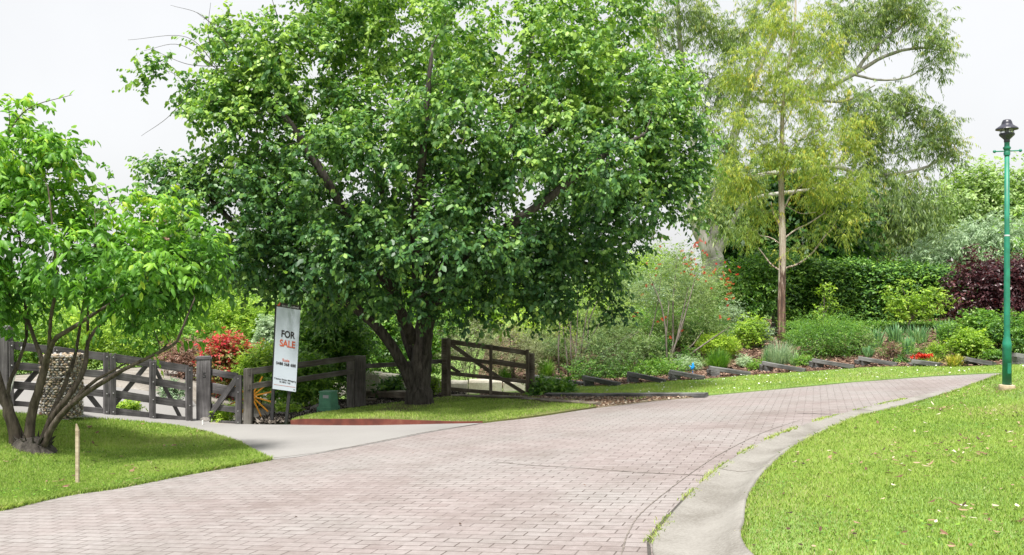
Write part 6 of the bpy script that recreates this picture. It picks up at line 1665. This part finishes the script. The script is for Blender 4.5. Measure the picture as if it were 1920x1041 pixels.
# ------------------------------------------------------------------ growth behind the gates and the big tree
BG = [
 ('bush', 'twiggy dull shrub behind the left half of the farm gate', 880, 715, 120, 120, 'leaf_twiggy', dict(n=300, leaf=.06, ratio=.25, sprays=6, Yf=23.0, tint=(.5, .2, .2), gap=-.1)),
 ('bush', 'twiggy grey shrub behind the right half of the farm gate', 965, 712, 100, 120, 'leaf_twiggy', dict(n=240, leaf=.06, ratio=.25, sprays=6, Yf=24.0, tint=(.6, .2, .2), gap=-.1)),
 ('bush', 'bright yellow-green growth on the bank right of the big tree', 1010, 640, 120, 60, 'leaf_bright', dict(n=190, leaf=.09, ratio=.4, sprays=5, Yf=29.0, tint=(.6, .2, .2))),
 ('bush', 'light green shrub at the top of the bank behind bare stems', 1120, 640, 150, 80, 'leaf_bright', dict(n=230, leaf=.09, ratio=.4, sprays=5, Yf=30.0, tint=(.4, .2, .2))),
 ('bush', 'glossy green laurel-like bush behind the fence corner', 620, 760, 150, 200, 'leaf_green', dict(n=520, leaf=.10, ratio=.45, sprays=6, Yf=20.5, tint=(.45, .2, .2), gap=-.2)),
 ('bush', 'leafy green bush in shade left of the big trunk', 700, 700, 130, 160, 'leaf_green', dict(n=420, leaf=.10, ratio=.45, sprays=6, Yf=23.5, tint=(.5, .2, .2), gap=-.2)),
 ('bush', 'green bush behind the fork of the big tree', 800, 690, 120, 150, 'leaf_green', dict(n=360, leaf=.10, ratio=.4, sprays=6, Yf=25.0, tint=(.6, .2, .2), gap=-.2)),
 ('bush', 'glossy low bush directly behind the for sale board', 560, 775, 110, 110, 'leaf_green', dict(n=300, leaf=.08, ratio=.45, sprays=6, Yf=18.8, tint=(.7, .2, .2))),
 ('photinia', 'photinia bush with scarlet young leaves behind the gate', 428, 760, 105, 132, 'leaf_red', dict(n=380, leaf=.085, ratio=.4, sprays=6, Yf=19.5, tint=(.30, .18, .14), ybias=lambda P: .34 * sstep(P[:, 2], -.35, .3))),
 ('bush', 'pale green and cream bush left of the for sale board', 485, 770, 80, 130, 'leaf_bright', dict(n=260, leaf=.07, ratio=.4, sprays=6, Yf=19.0, tint=(.42, .2, .2))),
 ('bush', 'pinkish brown bush behind the right gate leaf', 350, 740, 90, 105, 'leaf_pink', dict(n=240, leaf=.06, ratio=.35, sprays=6, Yf=21.0, tint=(.5, .2, .2))),
 ('conifer', 'pale green conical conifer behind the photinia', 500, 740, 46, 160, 'leaf_grey', dict(n=260, leaf=.08, ratio=.3, sprays=6, Yf=25.0, tint=(.6, .2, .2))),
 ('bush', 'large yellow-green tree-like bush behind the photinia', 450, 740, 150, 190, 'leaf_bright', dict(n=520, leaf=.11, ratio=.35, sprays=6, Yf=28.0, tint=(.35, .15, .18))),
 ('bush', 'broad green bush behind the right gate leaf', 290, 740, 190, 150, 'leaf_green', dict(n=420, leaf=.10, ratio=.4, sprays=6, Yf=27.0, tint=(.75, .2, .2))),
 ('bush', 'light green bush behind the stone-filled pillar', 140, 720, 220, 130, 'leaf_bright', dict(n=420, leaf=.10, ratio=.4, sprays=6, Yf=25.0, tint=(.3, .2, .2))),
 ('bush', 'green bush filling the left edge behind the gate', 0, 720, 200, 130, 'leaf_green', dict(n=380, leaf=.10, ratio=.4, sprays=6, Yf=23.5, tint=(.7, .2, .2))),
 ('bush', 'yellow-flecked low plant seen through the pedestrian gate', 415, 790, 60, 30, 'leaf_bright', dict(n=90, leaf=.05, ratio=.4, sprays=5, tint=(.6, .2, .2))),
 ('bush', 'grey-green low bush seen through the right gate leaf', 322, 755, 46, 46, 'leaf_grey', dict(n=90, leaf=.05, ratio=.4, sprays=5, tint=(.3, .2, .2))),
 ('bush', 'small lime plant on the gravel behind the right gate leaf', 240, 772, 50, 16, 'leaf_bright', dict(n=60, leaf=.05, ratio=.4, sprays=5, tint=(.6, .2, .2))),
 ('bush', 'low fresh green plant in the mulch between the board posts', 545, 778, 44, 18, 'leaf_bright', dict(n=70, leaf=.06, ratio=.4, sprays=5, tint=(.4, .2, .2))),
 ('rhododendron', 'small broad-leaved rhododendron against the pale slab left of the trunk', 735, 752, 56, 48, 'leaf_hedge', dict(n=46, leaf=.13, ratio=.32, sprays=4, leaves=7, Yf=19.7, tint=(.5, .2, .2), rd=.3)),
 ('bush', 'small bright leaved plant just right of the big trunk', 812, 748, 30, 50, 'leaf_bright', dict(n=34, leaf=.10, ratio=.3, sprays=4, leaves=7, Yf=19.6, tint=(.35, .2, .2), rd=.2)),
 ('bush', 'dark leafy bush low under the big tree canopy', 580, 640, 120, 110, 'leaf_green', dict(n=300, leaf=.10, ratio=.45, sprays=6, Yf=27.0, tint=(.6, .2, .2))),
 ('bush', 'red-tinged distant tree between the young tree and big tree', 300, 560, 90, 180, 'leaf_pink', dict(n=200, leaf=.22, ratio=.5, sprays=5, Yf=45.0, tint=(.3, .2, .2), sr=.1)),
 ('bush', 'green distant tree behind the driveway gates', 390, 600, 160, 140, 'leaf_green', dict(n=360, leaf=.2, ratio=.5, sprays=6, Yf=42.0, tint=(.6, .2, .2), sr=.1)),
 ('bush', 'soft green distant tree above the left gate leaf', 120, 650, 300, 90, 'leaf_green', dict(n=420, leaf=.2, ratio=.5, sprays=6, Yf=42.0, tint=(.7, .2, .2), sr=.1)),
 ('bush', 'distant green tree filling behind the big tree trunk', 720, 640, 260, 170, 'leaf_bright', dict(n=520, leaf=.2, ratio=.5, sprays=6, Yf=42.0, tint=(.3, .2, .2), sr=.1)),
 ('bush', 'distant light green tree behind the farm gate', 930, 640, 220, 130, 'leaf_bright', dict(n=420, leaf=.2, ratio=.5, sprays=6, Yf=44.0, tint=(.4, .2, .2), sr=.1)),
 ('bush', 'distant green tree past the left end of the driveway gates', -260, 700, 460, 230, 'leaf_green', dict(n=520, leaf=.2, ratio=.5, sprays=6, Yf=36.0, tint=(.6, .2, .2), sr=.1)),
 ('bush', 'distant green tree past the right end of the garden bed', 2160, 640, 420, 260, 'leaf_green', dict(n=520, leaf=.2, ratio=.5, sprays=6, Yf=38.0, tint=(.6, .2, .2), sr=.1)),
 ('bush', 'distant pale tree behind the bottlebrush', 1200, 620, 220, 130, 'leaf_bright', dict(n=360, leaf=.2, ratio=.5, sprays=6, Yf=44.0, tint=(.4, .2, .2), sr=.1)),
]
for (nm, lab, px, py, w_, h_, mt, kw) in BG:
    shrub(nm, lab, 'tree' if 'distant' in lab else 'shrub', px, py, w_, h_, mt, **kw)
# filler planting on the slope between the sleepers and the far trees
FILL = [
 ('bush', 'low olive bush on the bank behind the fanning stems', 1050, 690, 90, 60, 'leaf_olive', dict(n=160, leaf=.06, ratio=.3, sprays=5, Yf=26.0, tint=(.4, .2, .2))),
 ('bush', 'dead tangle of brown vines on the bank beside the farm gate', 1035, 690, 90, 75, 'leaf_twiggy', dict(n=150, leaf=.05, ratio=.2, sprays=6, Yf=27.0, tint=(.35, .25, .2))),
 ('bush', 'mid green bush on the bank behind the olive shrub', 1140, 680, 120, 80, 'leaf_olive', dict(n=230, leaf=.07, ratio=.3, sprays=6, Yf=27.0, tint=(.55, .2, .2))),
 ('bush', 'green bush deep behind the bottlebrush', 1230, 670, 150, 90, 'leaf_green', dict(n=260, leaf=.08, ratio=.35, sprays=6, Yf=27.5, tint=(.5, .2, .2))),
 ('bush', 'dark green bush behind the clipped ball', 1320, 660, 110, 70, 'leaf_green', dict(n=200, leaf=.07, ratio=.35, sprays=6, Yf=27.0, tint=(.4, .2, .2))),
 ('bush', 'pale grassy bush left of the gum trunk', 1425, 650, 50, 50, 'leaf_grey', dict(n=90, leaf=.06, ratio=.25, sprays=6, Yf=26.5, tint=(.3, .2, .2))),
 ('bush', 'leafy bush hiding the foot of the great white gum', 1335, 600, 150, 90, 'leaf_olive', dict(n=330, leaf=.09, ratio=.3, sprays=6, Yf=31.0, tint=(.6, .2, .2))),
 ('bush', 'pale bush behind the bottlebrush crown', 1240, 600, 170, 95, 'leaf_grey', dict(n=300, leaf=.09, ratio=.3, sprays=6, Yf=31.5, tint=(.35, .2, .2))),
 ('bush', 'low green bush between gum trunk and rounded shrub', 1490, 650, 50, 32, 'leaf_green', dict(n=80, leaf=.05, ratio=.3, sprays=5, Yf=26.5, tint=(.5, .2, .2))),
 ('ground_cover', 'mixed green ground cover among the irises', 1700, 668, 110, 14, 'leaf_green', dict(n=120, leaf=.045, ratio=.3, sprays=5, tint=(.6, .2, .2), rd=.5)),
 ('ground_cover', 'low plants between the tussock bush and clipped ball', 1310, 690, 40, 22, 'leaf_olive', dict(n=70, leaf=.045, ratio=.3, sprays=5, tint=(.6, .2, .2), rd=.3)),
 ('bush', 'dull bush behind the fanning stems toward the gate', 1000, 700, 70, 60, 'leaf_twiggy', dict(n=130, leaf=.05, ratio=.25, sprays=6, Yf=26.0, tint=(.7, .2, .2))),
]
for (nm, lab, px, py, w_, h_, mt, kw) in FILL:
    shrub(nm, lab, 'ground cover' if nm == 'ground_cover' else 'shrub', px, py, w_, h_, mt, **kw)
